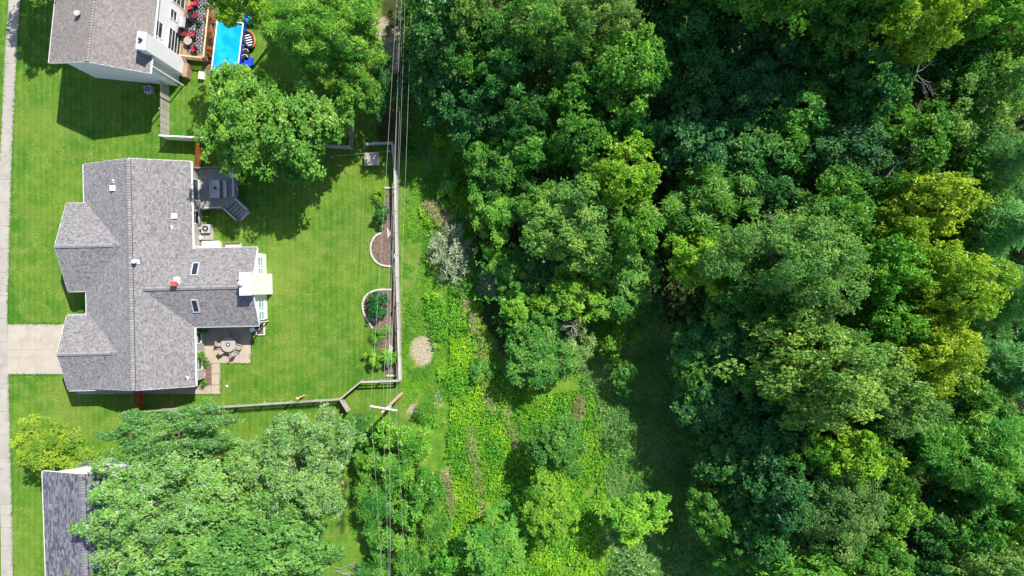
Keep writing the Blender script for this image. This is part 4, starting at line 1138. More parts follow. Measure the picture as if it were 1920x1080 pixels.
# ------------------------------------------------------------------ fences
def fence_frame(a, b):
    d = b-a; return math.atan2(d.y, d.x), math.hypot(d.x, d.y)
def fence(name, a, b, h, style, mat, label, group='fences', post_mat=None, trim_ends=(True, True)):
    """a, b: world points on the ground"""
    rz, L = fence_frame(a, b)
    e = empty(name, (a.x, a.y, 0), rz, label, 'fence', group)
    pm = post_mat or mat
    nb = max(1, round(L/2.3)); bay = L/nb
    post = MB().box(-.05,.05,-.05,.05,-0.2,h+0.06).add([(-.06,-.06,h+.06),(.06,-.06,h+.06),(.06,.06,h+.06),(-.06,.06,h+.06),(0,0,h+.12)], [(0,1,4),(1,2,4),(2,3,4),(3,0,4),(3,2,1,0)]).mesh('post', pm)
    for k in range(nb+1):
        if (k == 0 and not trim_ends[0]) or (k == nb and not trim_ends[1]): continue
        link('post', post, e, (k*bay, 0, 0))
    if style == 'picket':
        rl = MB().box(0.06,bay-0.06,0.02,0.06,-0.05,0.05).mesh('rail', mat)
        pk = MB().add([(-.045,0,0),(.045,0,0),(.045,0.02,0),(-.045,0.02,0),(-.045,0,h-.06),(.045,0,h-.06),(.045,.02,h-.06),(-.045,.02,h-.06),(0,0,h),(0,.02,h)],
             [(3,2,1,0),(0,1,5,8,4),(2,3,7,9,6),(1,2,6,5),(3,0,4,7),(5,6,9,8),(7,4,8,9)]).mesh('picket', mat)
        for k in range(nb):
            link('rail', rl, e, (k*bay,0,0.3)); link('rail', rl, e, (k*bay,0,h-0.25))
        n = int(L/0.15)
        for k in range(n):
            link('picket', pk, e, ((k+0.5)*L/n, 0.062, 0.05+random.Random(k).uniform(-.01,.01)))
    elif style == 'rail':
        for j, z in enumerate((0.35, 0.72, h-0.08)):
            rl = MB().add([(-.05,-.035,z-.06),(bay+.05,-.03,z-.06),(bay+.05,.03,z-.06),(-.05,.035,z-.06),(-.05,-.035,z+.06),(bay+.05,-.03,z+.06),(bay+.05,.03,z+.06),(-.05,.035,z+.06)],
                 [(3,2,1,0),(4,5,6,7),(0,1,5,4),(1,2,6,5),(2,3,7,6),(3,0,4,7)]).mesh('rail', mat)
            for k in range(nb): link('rail', rl, e, (k*bay, 0.085, 0))
        cp = MB().box(-.02,bay+.0,-.07,.13,h,h+.035).mesh('top_board', mat)
        for k in range(nb): link('top_board', cp, e, (k*bay, 0, 0.0))
    elif style == 'board':
        rl = MB().box(0.06,bay-0.06,0.03,0.08,-0.05,0.05).mesh('rail', mat)
        n = int(L/0.15); w = L/n
        bd = MB().box(0.004,w-0.004,-0.02,0.0,0.05,h).mesh('board', mat)
        for k in range(nb):
            link('rail', rl, e, (k*bay,-0.02,0.35)); link('rail', rl, e, (k*bay,-0.02,h-0.3))
        for k in range(n): link('board', bd, e, (k*w, random.Random(k*3).uniform(-.006,.006), 0))
        cp = MB().box(-.02,L+.02,-.06,.06,h+.001,h+.035).mesh('cap_rail', mat); link('cap_rail', cp, e)
    elif style == 'wire':
        pass
    return e
FB = 'pieces of garden fence'
def top(px, py, h): 
    p = P(px, py, h); p.z = 0; return p
fa, fb_, fc = top(251,772,1.25), top(440,762,1.25), top(637,749,1.25)
fence('picket_fence', fb_, fa, 1.25, 'picket', 'weathered_wood', 'grey picket fence running from the crimson gate fence', FB)
fence('picket_fence', fc, fb_, 1.25, 'picket', 'weathered_wood', 'grey picket fence between the silvery pale tree and lawn', FB, trim_ends=(True, False))
fd_ = top(676,716,1.25); fence('plank_fence', fc, fd_, 1.25, 'board', 'weathered_wood', 'short diagonal grey fence at the lawn corner', FB, trim_ends=(False, False))
fence('plank_fence', top(651,772,1.25), fc, 1.25, 'board', 'weathered_wood', 'short grey fence stub pointing to the thicket', FB, trim_ends=(True, False))
fe_ = top(748.5,713,1.25); fence('rail_fence', fe_, fd_, 1.25, 'rail', 'weathered_wood', 'horizontal-rail fence beside the utility pole', FB)
ff_ = top(743,520,1.25); fg_ = top(739.5,312,1.25); fh_ = top(734.5,268,1.25)
fence('rail_fence', ff_, fe_, 1.25, 'rail', 'weathered_wood', 'rail fence behind the lower flower bed', FB, trim_ends=(True, False))
fence('rail_fence', fg_, ff_, 1.25, 'rail', 'weathered_wood', 'rail fence behind the upper flower bed', FB, trim_ends=(True, False))
fence('rail_fence', fh_, fg_, 1.25, 'rail', 'weathered_wood', 'short slanted rail fence near the wooden chest', FB, trim_ends=(True, False))
fence('rail_fence', top(684,270,1.25), fh_, 1.25, 'rail', 'weathered_wood', 'rail fence just behind the wooden chest', FB, trim_ends=(True, False))
fi_ = top(299,254,1.8); fj_ = top(400,259,1.8); fk_ = top(656,274,1.5)
fence('board_fence', fi_, fj_, 1.8, 'board', 'white_paint', 'white board fence casting a block of shade near the deck', FB)
fence('board_fence', fj_, fk_, 1.5, 'board', 'weathered_wood', 'grey board fence mostly hidden under the pool tree', FB, trim_ends=(False, True))
fence('board_fence', top(299,153,1.8), fi_, 1.8, 'picket', 'pale_wood', 'open picket fence from the white house to the white board fence', FB, trim_ends=(True, False))
fence('board_fence', fk_, top(659,222,1.5), 1.5, 'picket', 'weathered_wood', 'short picket fence beside the yellow-green small tree', FB, trim_ends=(False, True))
fence('red_fence', top(366,262,1.6), top(364.5,313,1.6), 1.6, 'picket', 'red_stain', 'orange-red stained fence above the grey deck', FB)
fence('red_fence', top(250.5,733,1.6), top(251,773,1.6), 1.6, 'picket', 'crimson_stain', 'crimson stained fence at the shaded house gable', FB)
# leaning post by the picket fence
b = MB(); q = P(571,741); tp = P(557,747.5,1.5)
b.tube([(0,0,-.1),(tp.x-q.x,tp.y-q.y,1.5)], [0.08,0.07], 8).tube([(tp.x-q.x,tp.y-q.y,1.5),(tp.x-q.x,tp.y-q.y,1.62)], [0.16,0.02], 8)
tag(b.build('wooden_post', 'tan_wood', None, q), 'tan leaning wooden post by the picket fence', 'post')

# ------------------------------------------------------------------ utility pole and wires
POLE = P(753,738); PH = 9.7
up = empty('utility_pole', POLE, 0, 'brown utility pole with pale crossarm above the thicket', 'utility pole')
MB().tube([(0,0,-.3),(0,0,4),(0,0,PH)], [0.17,0.15,0.11], 12).build('pole', 'pole_wood', up)
ca, cb_ = P(694,761,PH-0.35)-POLE, P(745,769.5,PH-0.35)-POLE
ca.z = cb_.z = PH-0.35
MB().bar(ca, cb_, 0.12, 0.14).build('crossarm', 'pale_wood', up)
md = (ca+cb_)/2
for f in (0.22, 0.78):
    pt = ca.lerp(cb_, f); MB().bar((0,0,PH-1.2), (pt.x,pt.y,PH-0.4), 0.03, 0.05).build('brace', 'grey_metal', up)
ATT = []
for f in (0.03, 0.47, 0.72, 0.97):
    pt = ca.lerp(cb_, f); ATT.append(POLE+Vector((pt.x, pt.y, PH-0.14)))
    MB().lathe([(0.025,-.16),(0.03,-.06),(0.06,-.04),(0.05,0.0),(0.06,0.03),(0.02,0.06)], 10, (pt.x,pt.y,PH-0.14)).build('insulator', 'insulator', up)
MB().cyl(0.18,0,PH-2.4,PH-1.6,0.16,0.16,12).build('cable_box', 'grey_metal', up)
def wire(A, B, sag, r, label, n=26):
    A = Vector(A); B = Vector(B)
    pts = [A.lerp(B, k/n)-Vector((0,0,4*sag*(k/n)*(1-k/n))) for k in range(n+1)]
    b = MB().tube(pts, r, 5); tag(b.build('power_line', 'wire_metal', None, smooth=True), label, 'cable', 'overhead wires')
ups = [(747,-60), (755,-60), (761.5,-60), (773.5,-60)]; dns = [(719,1140), (730,1140), (730.5,1140), (762,1140)]
nm = ['wire nearest the lawn', 'second wire from the lawn', 'third wire from the lawn', 'wire farthest from the lawn']
for k in range(4):
    wire(ATT[k], P(ups[k][0], ups[k][1], 9.3), 0.35, 0.0085, 'overhead '+nm[k]+', pole to the top edge')
    wire(ATT[k], P(dns[k][0], dns[k][1], 9.2), 0.3, 0.012 if k == 2 else 0.0075, 'overhead '+nm[k]+', pole to the bottom edge')
wire(POLE+Vector((0,0.15,PH-2.0)), P(750,-60,7.6), 0.5, 0.011, 'lower thick cable slung below the other wires')
wire(POLE+Vector((0.1,0.15,PH-2.6)), P(756,-60,7.2), 0.5, 0.008, 'lowest thin cable slung below the other wires')
a = P(620,293,1.3); b_ = P(731,283,1.3); wire(a, b_, 0.05, 0.015, 'thin line strung over the lawn to the chest corner', 8)
for q, l in ((a, 'thin stake holding the line under the pool tree'), (b_, 'thin stake holding the line near the chest')):
    tag(MB().cyl(0,0,-.1,1.34,0.03,0.025,8).build('stake', 'grey_metal', None, (q.x, q.y, 0)), l, 'stake', 'line stakes')

# ------------------------------------------------------------------ flower beds
def arc(pts, n=10):
    """smooth curve through the points"""
    pts = [Vector((p[0],p[1],0)) for p in pts]; out = []
    for i in range(len(pts)-1):
        p0 = pts[max(i-1,0)]; p1 = pts[i]; p2 = pts[i+1]; p3 = pts[min(i+2,len(pts)-1)]
        for k in range(n):
            t = k/n
            out.append(0.5*((2*p1)+(p2-p0)*t+(2*p0-5*p1+4*p2-p3)*t*t+(3*p1-p0-3*p2+p3)*t**3))
    return out+[pts[-1]]
EDG = MB().box(-.12,.12,-.085,.085,-0.05,0.14).mesh('edging_stone', 'stone_edging')
def bed(label, outline, edge_pts):
    e = empty('flower_bed', P(*outline[0]), 0, label, 'flower bed', 'flower beds along the fence')
    o = P(*outline[0])
    MB().prism([(P(*p)-o)[:2] for p in outline], -0.05, 0.05).build('mulch', 'mulch', e)
    c = [P(p.x, p.y) for p in arc(edge_pts)]
    acc = 0.0; last = c[0]; st = 0.255
    rr = random.Random(len(edge_pts))
    for i in range(1, len(c)):
        seg = c[i]-c[i-1]; L = seg.length; pos = 0.0
        while acc+(L-pos) >= st:
            pos += st-acc; acc = 0.0
            p = c[i-1]+seg*(pos/L); link('edging_stone', EDG, e, p-o, math.atan2(seg.y, seg.x)+rr.uniform(-.05,.05))
        acc += L-pos
    return e
E1 = [(717,436),(704,443),(696,458),(696,474),(703,488),(716,497),(739,500)]
bed('upper mulch bed with curved stone edge along the fence', [(739,352),(728,352),(722,385),(717,436)]+[(p.x,p.y) for p in arc(E1)][1:], E1)
tag(MB().box(-.42,.42,-.08,.08,-.05,0.2).build('timber_edge', 'pale_wood', None, P(729.5,352.5)), 'short timber sleeper at the top of the upper bed', 'timber')
E2 = [(737,543),(714,543),(697,547),(685,557),(680,572),(684,590),(692,604),(700,617)]
bed('lower mulch bed with teardrop stone edge along the fence', [(741,543)]+[(p.x,p.y) for p in arc(E2)]+[(706,640),(712,665),(714,688),(722,700),(744,704)], E2)
tag(MB().box(-.5,.5,-.08,.08,-.05,0.18).build('timber_edge', 'pale_wood', None, P(735,704)), 'short timber sleeper below the bright lime bush', 'timber')
GP = 'garden plants along the fence'
tree('ornamental_grass', 711,366,20,22,1.3,'blade','lime','arching yellow-green ornamental grass at the upper bed','plant',GP,'S',zf=0.4)
tree('leafy_plant', 714,383,8,9,0.8,'broad','bright','small leafy plant beneath the ornamental grass','plant',GP,'S',zf=0.4)
tree('round_shrub', 716,404,19,17,1.6,'broad','deep','rounded dark green shrub above the curved stone edge','shrub',GP,'S',zf=0.5)
tree('clipped_shrub', 711,559,20,18,1.7,'broad','deep','clipped dense shrub, upper lobe inside the teardrop bed','shrub',GP,'S',zf=0.5)
tree('clipped_shrub', 709,585,20,18,1.7,'broad','deep','clipped dense shrub, lower lobe inside the teardrop bed','shrub',GP,'S',zf=0.5)
tree('strap_leaf_plant', 706,630,21,23,1.0,'blade','bright','strappy green lily clump spilling over the bed edge','plant',GP,'S',zf=0.4)
tree('silver_plant', 727,620,10,14,0.8,'willow','grey','small grey-leaved plant beside the strappy lily clump','plant',GP,'S',zf=0.4)
tree('lime_bush', 704,672,20,20,1.4,'broad','lime','bright lime bush leaning over the lawn at the bed end','shrub',GP,'S',zf=0.5)
tree('lime_bush', 731,671,20,20,1.5,'broad','lime','bright lime bush against the fence at the bed end','shrub',GP,'S',zf=0.5)
tree('leafy_plant', 690,578,5,9,0.35,'broad','olive','low pale plant on the stone edge of the teardrop bed','plant',GP,'S',zf=0.4)
for (px, py, l) in ((737,478,'white picket ornament lying in the upper bed'),(733,652,'white stake lying above the bright lime bush'),(729,436,'white stake beside the curved stone edge')):
    b = MB()
    for k in range(3): b.bar((-.12+k*.1,-.5+.1*k,.12),(-.05+k*.12,.45-.2*k,.2),.05,.03)
    tag(b.build('garden_ornament','plastic_white',None,P(px,py),0.15), l, 'ornament', 'white bits in the flower beds')
tag(MB().lathe([(0.1,0),(0.16,0.02),(0.2,0.28),(0.17,0.28),(0.15,0.05)], 12).build('black_pot', 'black_rubber', None, P(737,587)), 'black plant pot against the fence in the lower bed', 'pot')
# weathered chest at the corner of the lawn
ck = empty('storage_chest', P(699,300), R(3), 'weathered wooden chest with slatted lid at the lawn corner', 'chest')
MB().box(-.68,.68,-.55,.55,0,.5).build('body', 'weathered_wood', ck)
for k in range(7): MB().box(-.72+k*.206,-.72+k*.206+.19,-.60,.10,.503,.55).build('lid_board', 'pale_wood', ck)
for k in range(6): MB().cbox((-.58+k*.235, .36, .56), (.21,.5,.05), Matrix.Rotation(R(14+4*(k%2)),3,'X')).build('back_slat', 'weathered_wood', ck)
tag(MB().lathe([(0.05,0),(0.13,0.03),(0.13,0.12),(0.04,0.18)], 12).build('white_ball', 'plastic_white', None, P(426,724), smooth=True), 'small white dome in the lawn by the path', 'sprinkler')

# ------------------------------------------------------------------ deck behind the grey-roofed house
dk = empty('timber_deck', h2.location, H2A, 'grey timber deck with railing and corner stairs behind the house', 'deck')
U0, U1, V0, V1, DZ = 4.36, 8.06, 6.20, 10.08, 0.72
nbd = 27; w = (U1-U0)/nbd
bd = MB().box(0.004,w-0.008,V0,V1,DZ-0.04,DZ).mesh('deck_board', 'deck_grey')
bs = MB().box(0.004,w-0.008,V0+0.9,V1,DZ-0.04,DZ).mesh('deck_board', 'deck_grey')
for k in range(nbd):
    uu = U0+k*w
    if uu > U1-1.0:      # corner cut off for the stairs
        cut = (uu+w-(U1-1.0))*0.85
        m_ = MB().box(0.004,w-0.008,V0+cut,V1,DZ-0.04,DZ).mesh('deck_board','deck_grey'); link('deck_board', m_, dk, (uu,0,0))
    else: link('deck_board', bd, dk, (uu,0,0))
MB().prism([(U0,V0+.02),(U1-1.0,V0+.02),(U1-.02,V0+.87),(U1-.02,V1-.02),(U0,V1-.02)], DZ-0.28, DZ-0.045).build('joists', 'deck_rail', dk)
for (uu, vv) in ((U0+.3,V0+.1),(U1-1.1,V0+.1),(U1-.1,V0+1.0),(U1-.1,V1-.1),(U0+.3,V1-.1),(6.2,V1-.1)):
    MB().box(uu-.06,uu+.06,vv-.06,vv+.06,-.1,DZ-.28).build('support_post', 'deck_rail', dk)
def railing(par, p, q, z, h=0.95, mat='deck_rail', topm='deck_light', first=True, slope=0.0):
    p = Vector((*p, z)); q = Vector((*q, z-slope)); L = (q-p).length; d = (q-p).normalized()
    r = MB().bar(p+Vector((0,0,h)), q+Vector((0,0,h)), 0.13, 0.04).build('top_rail', topm, par)
    MB().bar(p+Vector((0,0,.12)), q+Vector((0,0,.12)), 0.04, 0.07).build('bottom_rail', mat, par)
    n = max(2, int(L/0.13))
    pm = MB().box(-.02,.02,-.02,.02,.1,h-.022).mesh('baluster', mat)
    for k in range(1, n): link('baluster', pm, par, p.lerp(q, k/n))
    for k in ((0,1) if first else (1,)):
        c_ = p.lerp(q, k); MB().box(c_.x-.05,c_.x+.05,c_.y-.05,c_.y+.05,c_.z-.3,c_.z+h+.08).build('rail_post', mat, par)
railing(dk, (U0+.06,V1-.04), (U1-.04,V1-.04), DZ, topm='deck_rail')
railing(dk, (U1-.04,V1-.04), (U1-.04,V0+.95), DZ, first=False)
railing(dk, (U0+.3,V0+.04), (U1-1.05,V0+.04), DZ)
# stairs run down from the cut corner
sa_, sb_ = Vector((U1-1.0, V0, 0)), Vector((U1, V0+0.87, 0)); sd_ = (sb_-sa_).normalized(); so_ = Vector((sd_.y,-sd_.x,0))
st_mid = (sa_+sb_)/2
rotS = Matrix.Rotation(math.atan2(sd_.y, sd_.x), 3, 'Z')
for k in range(5):
    zt = DZ-0.14*(k+1)+0.0; c_ = st_mid+so_*(0.18+0.29*k)
    MB().cbox((c_.x,c_.y,zt-.02), (1.45,0.27,0.04), rotS).build('stair_tread', 'deck_light' if k == 4 else 'deck_grey', dk)
for sgn in (-1, 1):
    p = st_mid+sd_*0.72*sgn; q = p+so_*1.5
    MB().bar((p.x,p.y,DZ-.12),(q.x,q.y,.02),.05,.22).build('stringer', 'deck_rail', dk)
    railing(dk, (p.x,p.y), (q.x,q.y), DZ, slope=DZ-0.05)
# furniture on the deck
def at2(u, v, z=0): return h2.matrix_world_ @ Vector((u,v,z)) if False else (Matrix.Translation(h2.location) @ Matrix.Rotation(H2A,4,'Z')) @ Vector((u,v,z))
q = L2(405,354,1.45)
tb = empty('picnic_table', at2(q.x,q.y,DZ), H2A, 'long grey table in the middle of the timber deck', 'table')
for k in range(4): MB().box(-.33+k*.165,-.33+k*.165+.155,-.85,.85,.70,.74).build('table_board', 'deck_light', tb)
for (x,y_) in ((-.26,-.7),(.26,-.7),(-.26,.7),(.26,.7)): MB().box(x-.04,x+.04,y_-.04,y_+.04,0,.70).build('leg', 'deck_rail', tb)
for (dx, l) in ((-.60,'grey bench on the house side of the deck table'),(.72,'grey bench on the stair side of the deck table')):
    be = empty('bench', at2(q.x+dx,q.y,DZ), H2A, l, 'bench', 'benches on the deck')
    for k in range(2): MB().box(-.15+k*.155,-.15+k*.155+.145,-.8,.8,.41,.45).build('seat_board', 'deck_light', be)
    for y_ in (-.65,.65):
        for x in (-.1,.1): MB().box(x-.03,x+.03,y_-.03,y_+.03,0,.41).build('leg', 'deck_rail', be)
pl = empty('potted_plant', at2(q.x,q.y+.05,DZ+.74), 0, 'small green plant in a pot on the deck table', 'plant')
MB().lathe([(0.07,0),(0.1,.14),(0.08,.14)], 10).build('pot', 'dark_metal', pl)
cr, tk, _, _ = proto('broad','S',0); o = link('leaves', cr, pl, (0,0,.1), scale=(.13,.13,.1)); o.color = (*TINT['deep'],1)
q = L2(432.5,328,1.2)
wc = empty('wicker_chair', at2(q.x,q.y,DZ), H2A+R(-35), 'tilted pale wicker chair in the corner of the deck', 'chair')
MB().box(-.3,.3,-.3,.3,.22,.42).build('seat', 'brown_wicker', wc); MB().cbox((.0,.33,.62),(.6,.1,.6),Matrix.Rotation(R(-12),3,'X')).build('backrest','brown_wicker',wc)
MB().box(-.27,.27,-.27,.25,.42,.50).build('cushion','off_white',wc)
for x in (-.33,.33): MB().box(x-.05,x+.05,-.3,.3,.3,.58).build('armrest','brown_wicker',wc)
for x in (-.26,.26):
    for y_ in (-.26,.26): MB().box(x-.03,x+.03,y_-.03,y_+.03,0,.22).build('leg','brown_wicker',wc)

def ac_unit(loc, rz, label, s=1.0):
    e = empty('air_conditioner', loc, rz, label, 'air conditioner', 'air conditioners')
    MB().box(-.4*s,.4*s,-.4*s,.4*s,.05,.72*s).build('casing', 'grey_metal', e)
    MB().box(-.46*s,.46*s,-.46*s,.46*s,-.02,.05).build('base_pad', 'sidewalk_concrete', e)
    f = MB().cyl(0,0,.721*s,.735*s,.33*s,.33*s,20).build('fan_opening', 'black_rubber', e)
    MB().lathe([(0.30*s,0),(0.34*s,0),(0.34*s,.03),(0.30*s,.03)], 20, (0,0,.735*s), ring=True).build('fan_ring','grey_metal',f)
    b = MB()
    for k in range(8):
        a = k*math.pi/4; b.bar((0,0,.75*s),(math.cos(a)*.32*s,math.sin(a)*.32*s,.75*s),.012,.012)
    b.cyl(0,0,.74*s,.77*s,.1*s,.1*s,12); b.build('grille','grey_metal',f)
q = L2(387,429,.5); ac_unit(at2(q.x,q.y), H2A, 'square air conditioner against the grey-roofed house by the deck')
ac_unit(P(278,168,.4)*1.0-Vector((0,0,.4)), R(10), 'round-fan air conditioner in the shade of the white house', 0.8)
q = L2(390,443,.2)
bx_ = empty('utility_box', at2(q.x,q.y), H2A, 'low grey box next to the air conditioner by the deck', 'box')
MB().box(-.5,.5,-.33,.33,0,.3).build('body','weathered_wood',bx_); MB().box(-.54,.54,-.37,.37,.303,.35).build('lid','weathered_wood',bx_)
q = L2(396,459.5,.5)
wb = empty('white_storage_box', at2(q.x,q.y+.05), H2A, 'bright white storage box under the rear eave', 'box')
MB().box(-.78,.78,-.28,.28,0,.55).build('body','plastic_white',wb); MB().box(-.84,.84,-.33,.33,.553,.64).build('lid','white_paint',wb)
q = L2(437.5,460,.4)
bn = empty('garden_bench', at2(q.x,q.y), H2A, 'pale wooden bench under the rear eave beside the white box', 'bench')
for k in range(3): MB().box(-.78,.78,-.2+k*.14,-.2+k*.14+.125,.40,.44).build('seat_board','pale_wood',bn)
for x in (-.65,.65): MB().box(x-.05,x+.05,-.18,.2,0,.40).build('leg','pale_wood',bn)
MB().box(-.78,.78,.27,.31,.45,.75).build('backrest','brown_wood',bn)
for k,(px,py) in enumerate(((372,428),(371,444),(376,447))):
    q = L2(px,py,.8); tag(MB().cyl(0,0,0,.75,.10,.10,10).cyl(0,0,.75,.95,.14,.12,12).build('utility_meter','off_white' if k else 'grey_metal',None,at2(max(4.45,q.x),q.y)),
       ('grey meter on the rear wall beside the deck','pale meter post on the rear wall near the white box','pale pipe stub standing beside the air conditioner')[k],'meter','meters on the rear wall')

# ------------------------------------------------------------------ patio furniture
def chair(loc, rz, label, mat, group, sc_=1.0, cush=None, z=0):
    e = empty('garden_chair', loc, rz, label, 'chair', group)
    s = sc_
    MB().box(-.25*s,.25*s,-.25*s,.25*s,.40*s,.45*s).build('seat', mat, e)
    MB().cbox((0,.27*s,.68*s),(.5*s,.05*s,.5*s),Matrix.Rotation(R(-14),3,'X')).build('backrest', mat, e)
    for x in (-.27,.27):
        MB().bar((x*s,-.25*s,.62*s),(x*s,.27*s,.64*s),.06*s,.035*s).build('armrest', mat, e)
    for x in (-.24,.24):
        for y_ in (-.23,.23): MB().bar((x*s,y_*s,0),(x*s,y_*s,.40*s),.035,.035).build('leg', mat, e)
    if cush: MB().box(-.23*s,.23*s,-.23*s,.21*s,.453*s,.52*s).build('cushion', cush, e)
    return e
tc = P(428,646,.75); tc.z = .05
pt = empty('patio_table', tc, 0, 'round stone-topped fire table on the patio', 'table')
MB().lathe([(0.68,.68),(0.72,.70),(0.72,.745),(0.66,.76)], 36).build('table_top','table_stone',pt)
MB().lathe([(0.60,.761),(0.64,.764),(0.60,.768)], 36, ring=True).build('rim_groove','weathered_wood',pt)
MB().lathe([(0.20,.762),(0.21,.775),(0.14,.78),(0.12,.765)], 24, ring=True).build('burner_bowl','dark_metal',pt)
MB().cyl(0,0,.766,.80,.07,.05,12).build('burner','plastic_white',pt)
MB().lathe([(0.42,0),(0.42,.06),(0.3,.1),(0.3,.6),(0.45,.68)], 20).build('pedestal','brown_wicker',pt)
for k,(a,l) in enumerate(((175,'beige patio chair on the house side of the round table'),(222,'beige patio chair toward the path side of the round table'),(290,'beige patio chair at the sunny side of the round table'),
      (345,'beige patio chair facing the lawn at the round table'),(50,'dark-shaded patio chair at the shaded lawn side of the round table'),(100,'patio chair in the shade nearest the rear wing'))):
    d = Vector((math.cos(R(a)),math.sin(R(a)),0)); chair(tc+d*0.92, R(a)-math.pi/2, l, 'beige_resin', 'chairs round the patio table', 0.92)
b = empty('folding_seat', P(474,618,.4)-Vector((0,0,.35)), R(20), 'white and dark folding seat at the shaded patio corner', 'chair')
MB().cbox((0,0,.4),(.5,.4,.05),Matrix.Rotation(R(10),3,'Y')).build('seat','plastic_white',b); MB().lathe([(.22,0),(.27,.02),(.27,.06),(.22,.08)],18,(.45,.05,.35),ring=True).build('hoop','grey_metal',b)
for x in (-.2,.2): MB().bar((x,-.15,0),(x,.1,.4),.04,.04).build('leg','grey_metal',b)
MB().box(.30,.60,-.1,.2,0,.35).build('base','dark_metal',b)
tr_ = empty('raised_tray', P(489,617), H2A, 'pale framed square tray on the lawn at the rear wing corner', 'planter')
MB().box(-.33,.33,-.5,.5,0,.12).build('soil','mulch',tr_)
for q4 in ((-.42,-.33,-.58,.58),(.33,.42,-.58,.58),(-.33,.33,-.58,-.5),(-.33,.33,.5,.58)): MB().box(*q4,0,.2).build('frame_board','off_white',tr_)
e = empty('mulch_bed', P(389,703), H2A, 'narrow mulch bed between the path and rear wall', 'flower bed')
MB().box(-.42,.42,-1.02,1.02,-.05,.05).build('mulch','mulch',e)
MB().box(-.40,-.1,-.1,.25,.05,.28).build('stone_block','patio_concrete',e)
tree('wall_shrub', 376,668,14,16,2.0,'broad','bright','bright shrub against the rear wall by the patio','shrub','plants at the rear wall','S',zf=0.5)
tree('wall_shrub', 378,683,10,9,1.5,'willow','grey','grey leafless shrub below the bright wall shrub','shrub','plants at the rear wall','S',zf=0.5)
tree('wall_shrub', 379,620,13,7,1.8,'broad','bright','small leafy shrub in the shade of the rear wing','shrub','plants at the rear wall','S',zf=0.5)
tree('wall_shrub', 381,719,9,8,1.3,'blade','bright','spiky plant at the end of the mulch bed','plant','plants at the rear wall','S',zf=0.5)
tag(MB().lathe([(.14,0),(.2,.3),(.18,.3),(.15,.05)],12).build('stone_pot','off_white',None,P(380,647)), 'small pale pot on the patio by the rear window', 'pot')
tree('foundation_shrub', 153,586,7,7,0.8,'broad','mid','small shrub in the shaded front entry nook','shrub',None,'S',zf=0.5)

# ------------------------------------------------------------------ pool garden
pc = [P(408,36,.9),P(456,44,.9),P(446,128,.9),P(396,138,.9)]
po = sum(pc, Vector())/4; po.z = 0
pool = empty('swimming_pool', po, 0, 'rectangular blue above-ground pool beside the white house', 'pool')
lp = [(p.x-po.x, p.y-po.y) for p in pc]
def inset(poly, d):
    c = Vector((sum(p[0] for p in poly)/4, sum(p[1] for p in poly)/4)); return [tuple(c+(Vector(p)-c)*(1-d/ (Vector(p)-c).length)) for p in poly]
for i in range(4):
    a, b_ = Vector((*lp[i],0)), Vector((*lp[(i+1)%4],0))
    MB().bar((a.x,a.y,.44),(b_.x,b_.y,.44),.06,.9).build('pool_wall','blue_plastic',pool)
    MB().tube([(a.x,a.y,.92),(b_.x,b_.y,.92)],.06,8).build('rim_tube','plastic_white',pool)
MB().prism(inset(lp,.02),-.02,.02).build('pool_floor','cyan_plastic',pool)
t = NT('pool_water'); v = t.pos()
vo = t.n('ShaderNodeTexVoronoi', feature='DISTANCE_TO_EDGE'); vo.inputs['Scale'].default_value = 1.1
nz = t.noise(v, 1.0, 3.0)
t.pbr(t.mix(t.ramp(nz,0.35,0.7),(0.0,0.27,0.62),(0.015,0.46,0.80)),0.04,0.5,0.0,t.bump(t.noise(v,2.2,3.0),0.25,0.05))
MB().prism(inset(lp,.08),.70,.78).build('water','pool_water',pool)
# deck of the white house with its patterned rug
d1 = empty('rear_deck', h1o, H1A, 'brown wooden deck with railing behind the white house', 'deck')
D1U0, D1U1, D1V0, D1V1, D1Z = 4.08, 6.85, 3.1, 12.5, 0.45
nb_ = 20; w = (D1U1-D1U0)/nb_; bm_ = MB().box(.004,w-.006,D1V0,D1V1,D1Z-.04,D1Z).mesh('deck_board','brown_wood')
for k in range(nb_): link('deck_board', bm_, d1, (D1U0+k*w,0,0))
MB().box(D1U0+.02,D1U1-.02,D1V0+.02,D1V1-.02,D1Z-.3,D1Z-.045).build('joists','brown_wood',d1)
for (uu,vv) in ((D1U0+.2,D1V0+.2),(D1U1-.2,D1V0+.2),(D1U1-.2,D1V1-.2),(D1U0+.2,D1V1-.2)): MB().box(uu-.06,uu+.06,vv-.06,vv+.06,-.1,D1Z-.3).build('support_post','brown_wood',d1)
railing(d1,(D1U1-.05,D1V0+.05),(D1U1-.05,D1V1),D1Z,.9,'brown_wood','tan_wood')
railing(d1,(D1U0+.1,D1V0+.05),(D1U1-.05,D1V0+.05),D1Z,.9,'brown_wood','tan_wood',first=False)
t = NT('star_rug'); ob = t.obj(); s3 = t.n('ShaderNodeSeparateXYZ'); t.l(ob, s3.inputs[0])
cx = t.math('SUBTRACT', t.math('FRACT', t.math('DIVIDE', s3.outputs[0], 0.78)), 0.5); cy = t.math('SUBTRACT', t.math('FRACT', t.math('DIVIDE', s3.outputs[1], 0.78)), 0.5)
ax_, ay_ = t.math('ABSOLUTE', cx), t.math('ABSOLUTE', cy)
l1 = t.math('LESS_THAN', ax_, 0.018); l2 = t.math('LESS_THAN', ay_, 0.018); l3 = t.math('LESS_THAN', t.math('ABSOLUTE', t.math('SUBTRACT', ax_, ay_)), 0.022)
l4 = t.math('LESS_THAN', t.math('ABSOLUTE', t.math('SUBTRACT', t.math('SQRT', t.math('ADD', t.math('MULTIPLY', ax_, ax_), t.math('MULTIPLY', ay_, ay_))), 0.42)), 0.02)
ln = t.math('MAXIMUM', t.math('MAXIMUM', l1, l2), t.math('MAXIMUM', l3, l4))
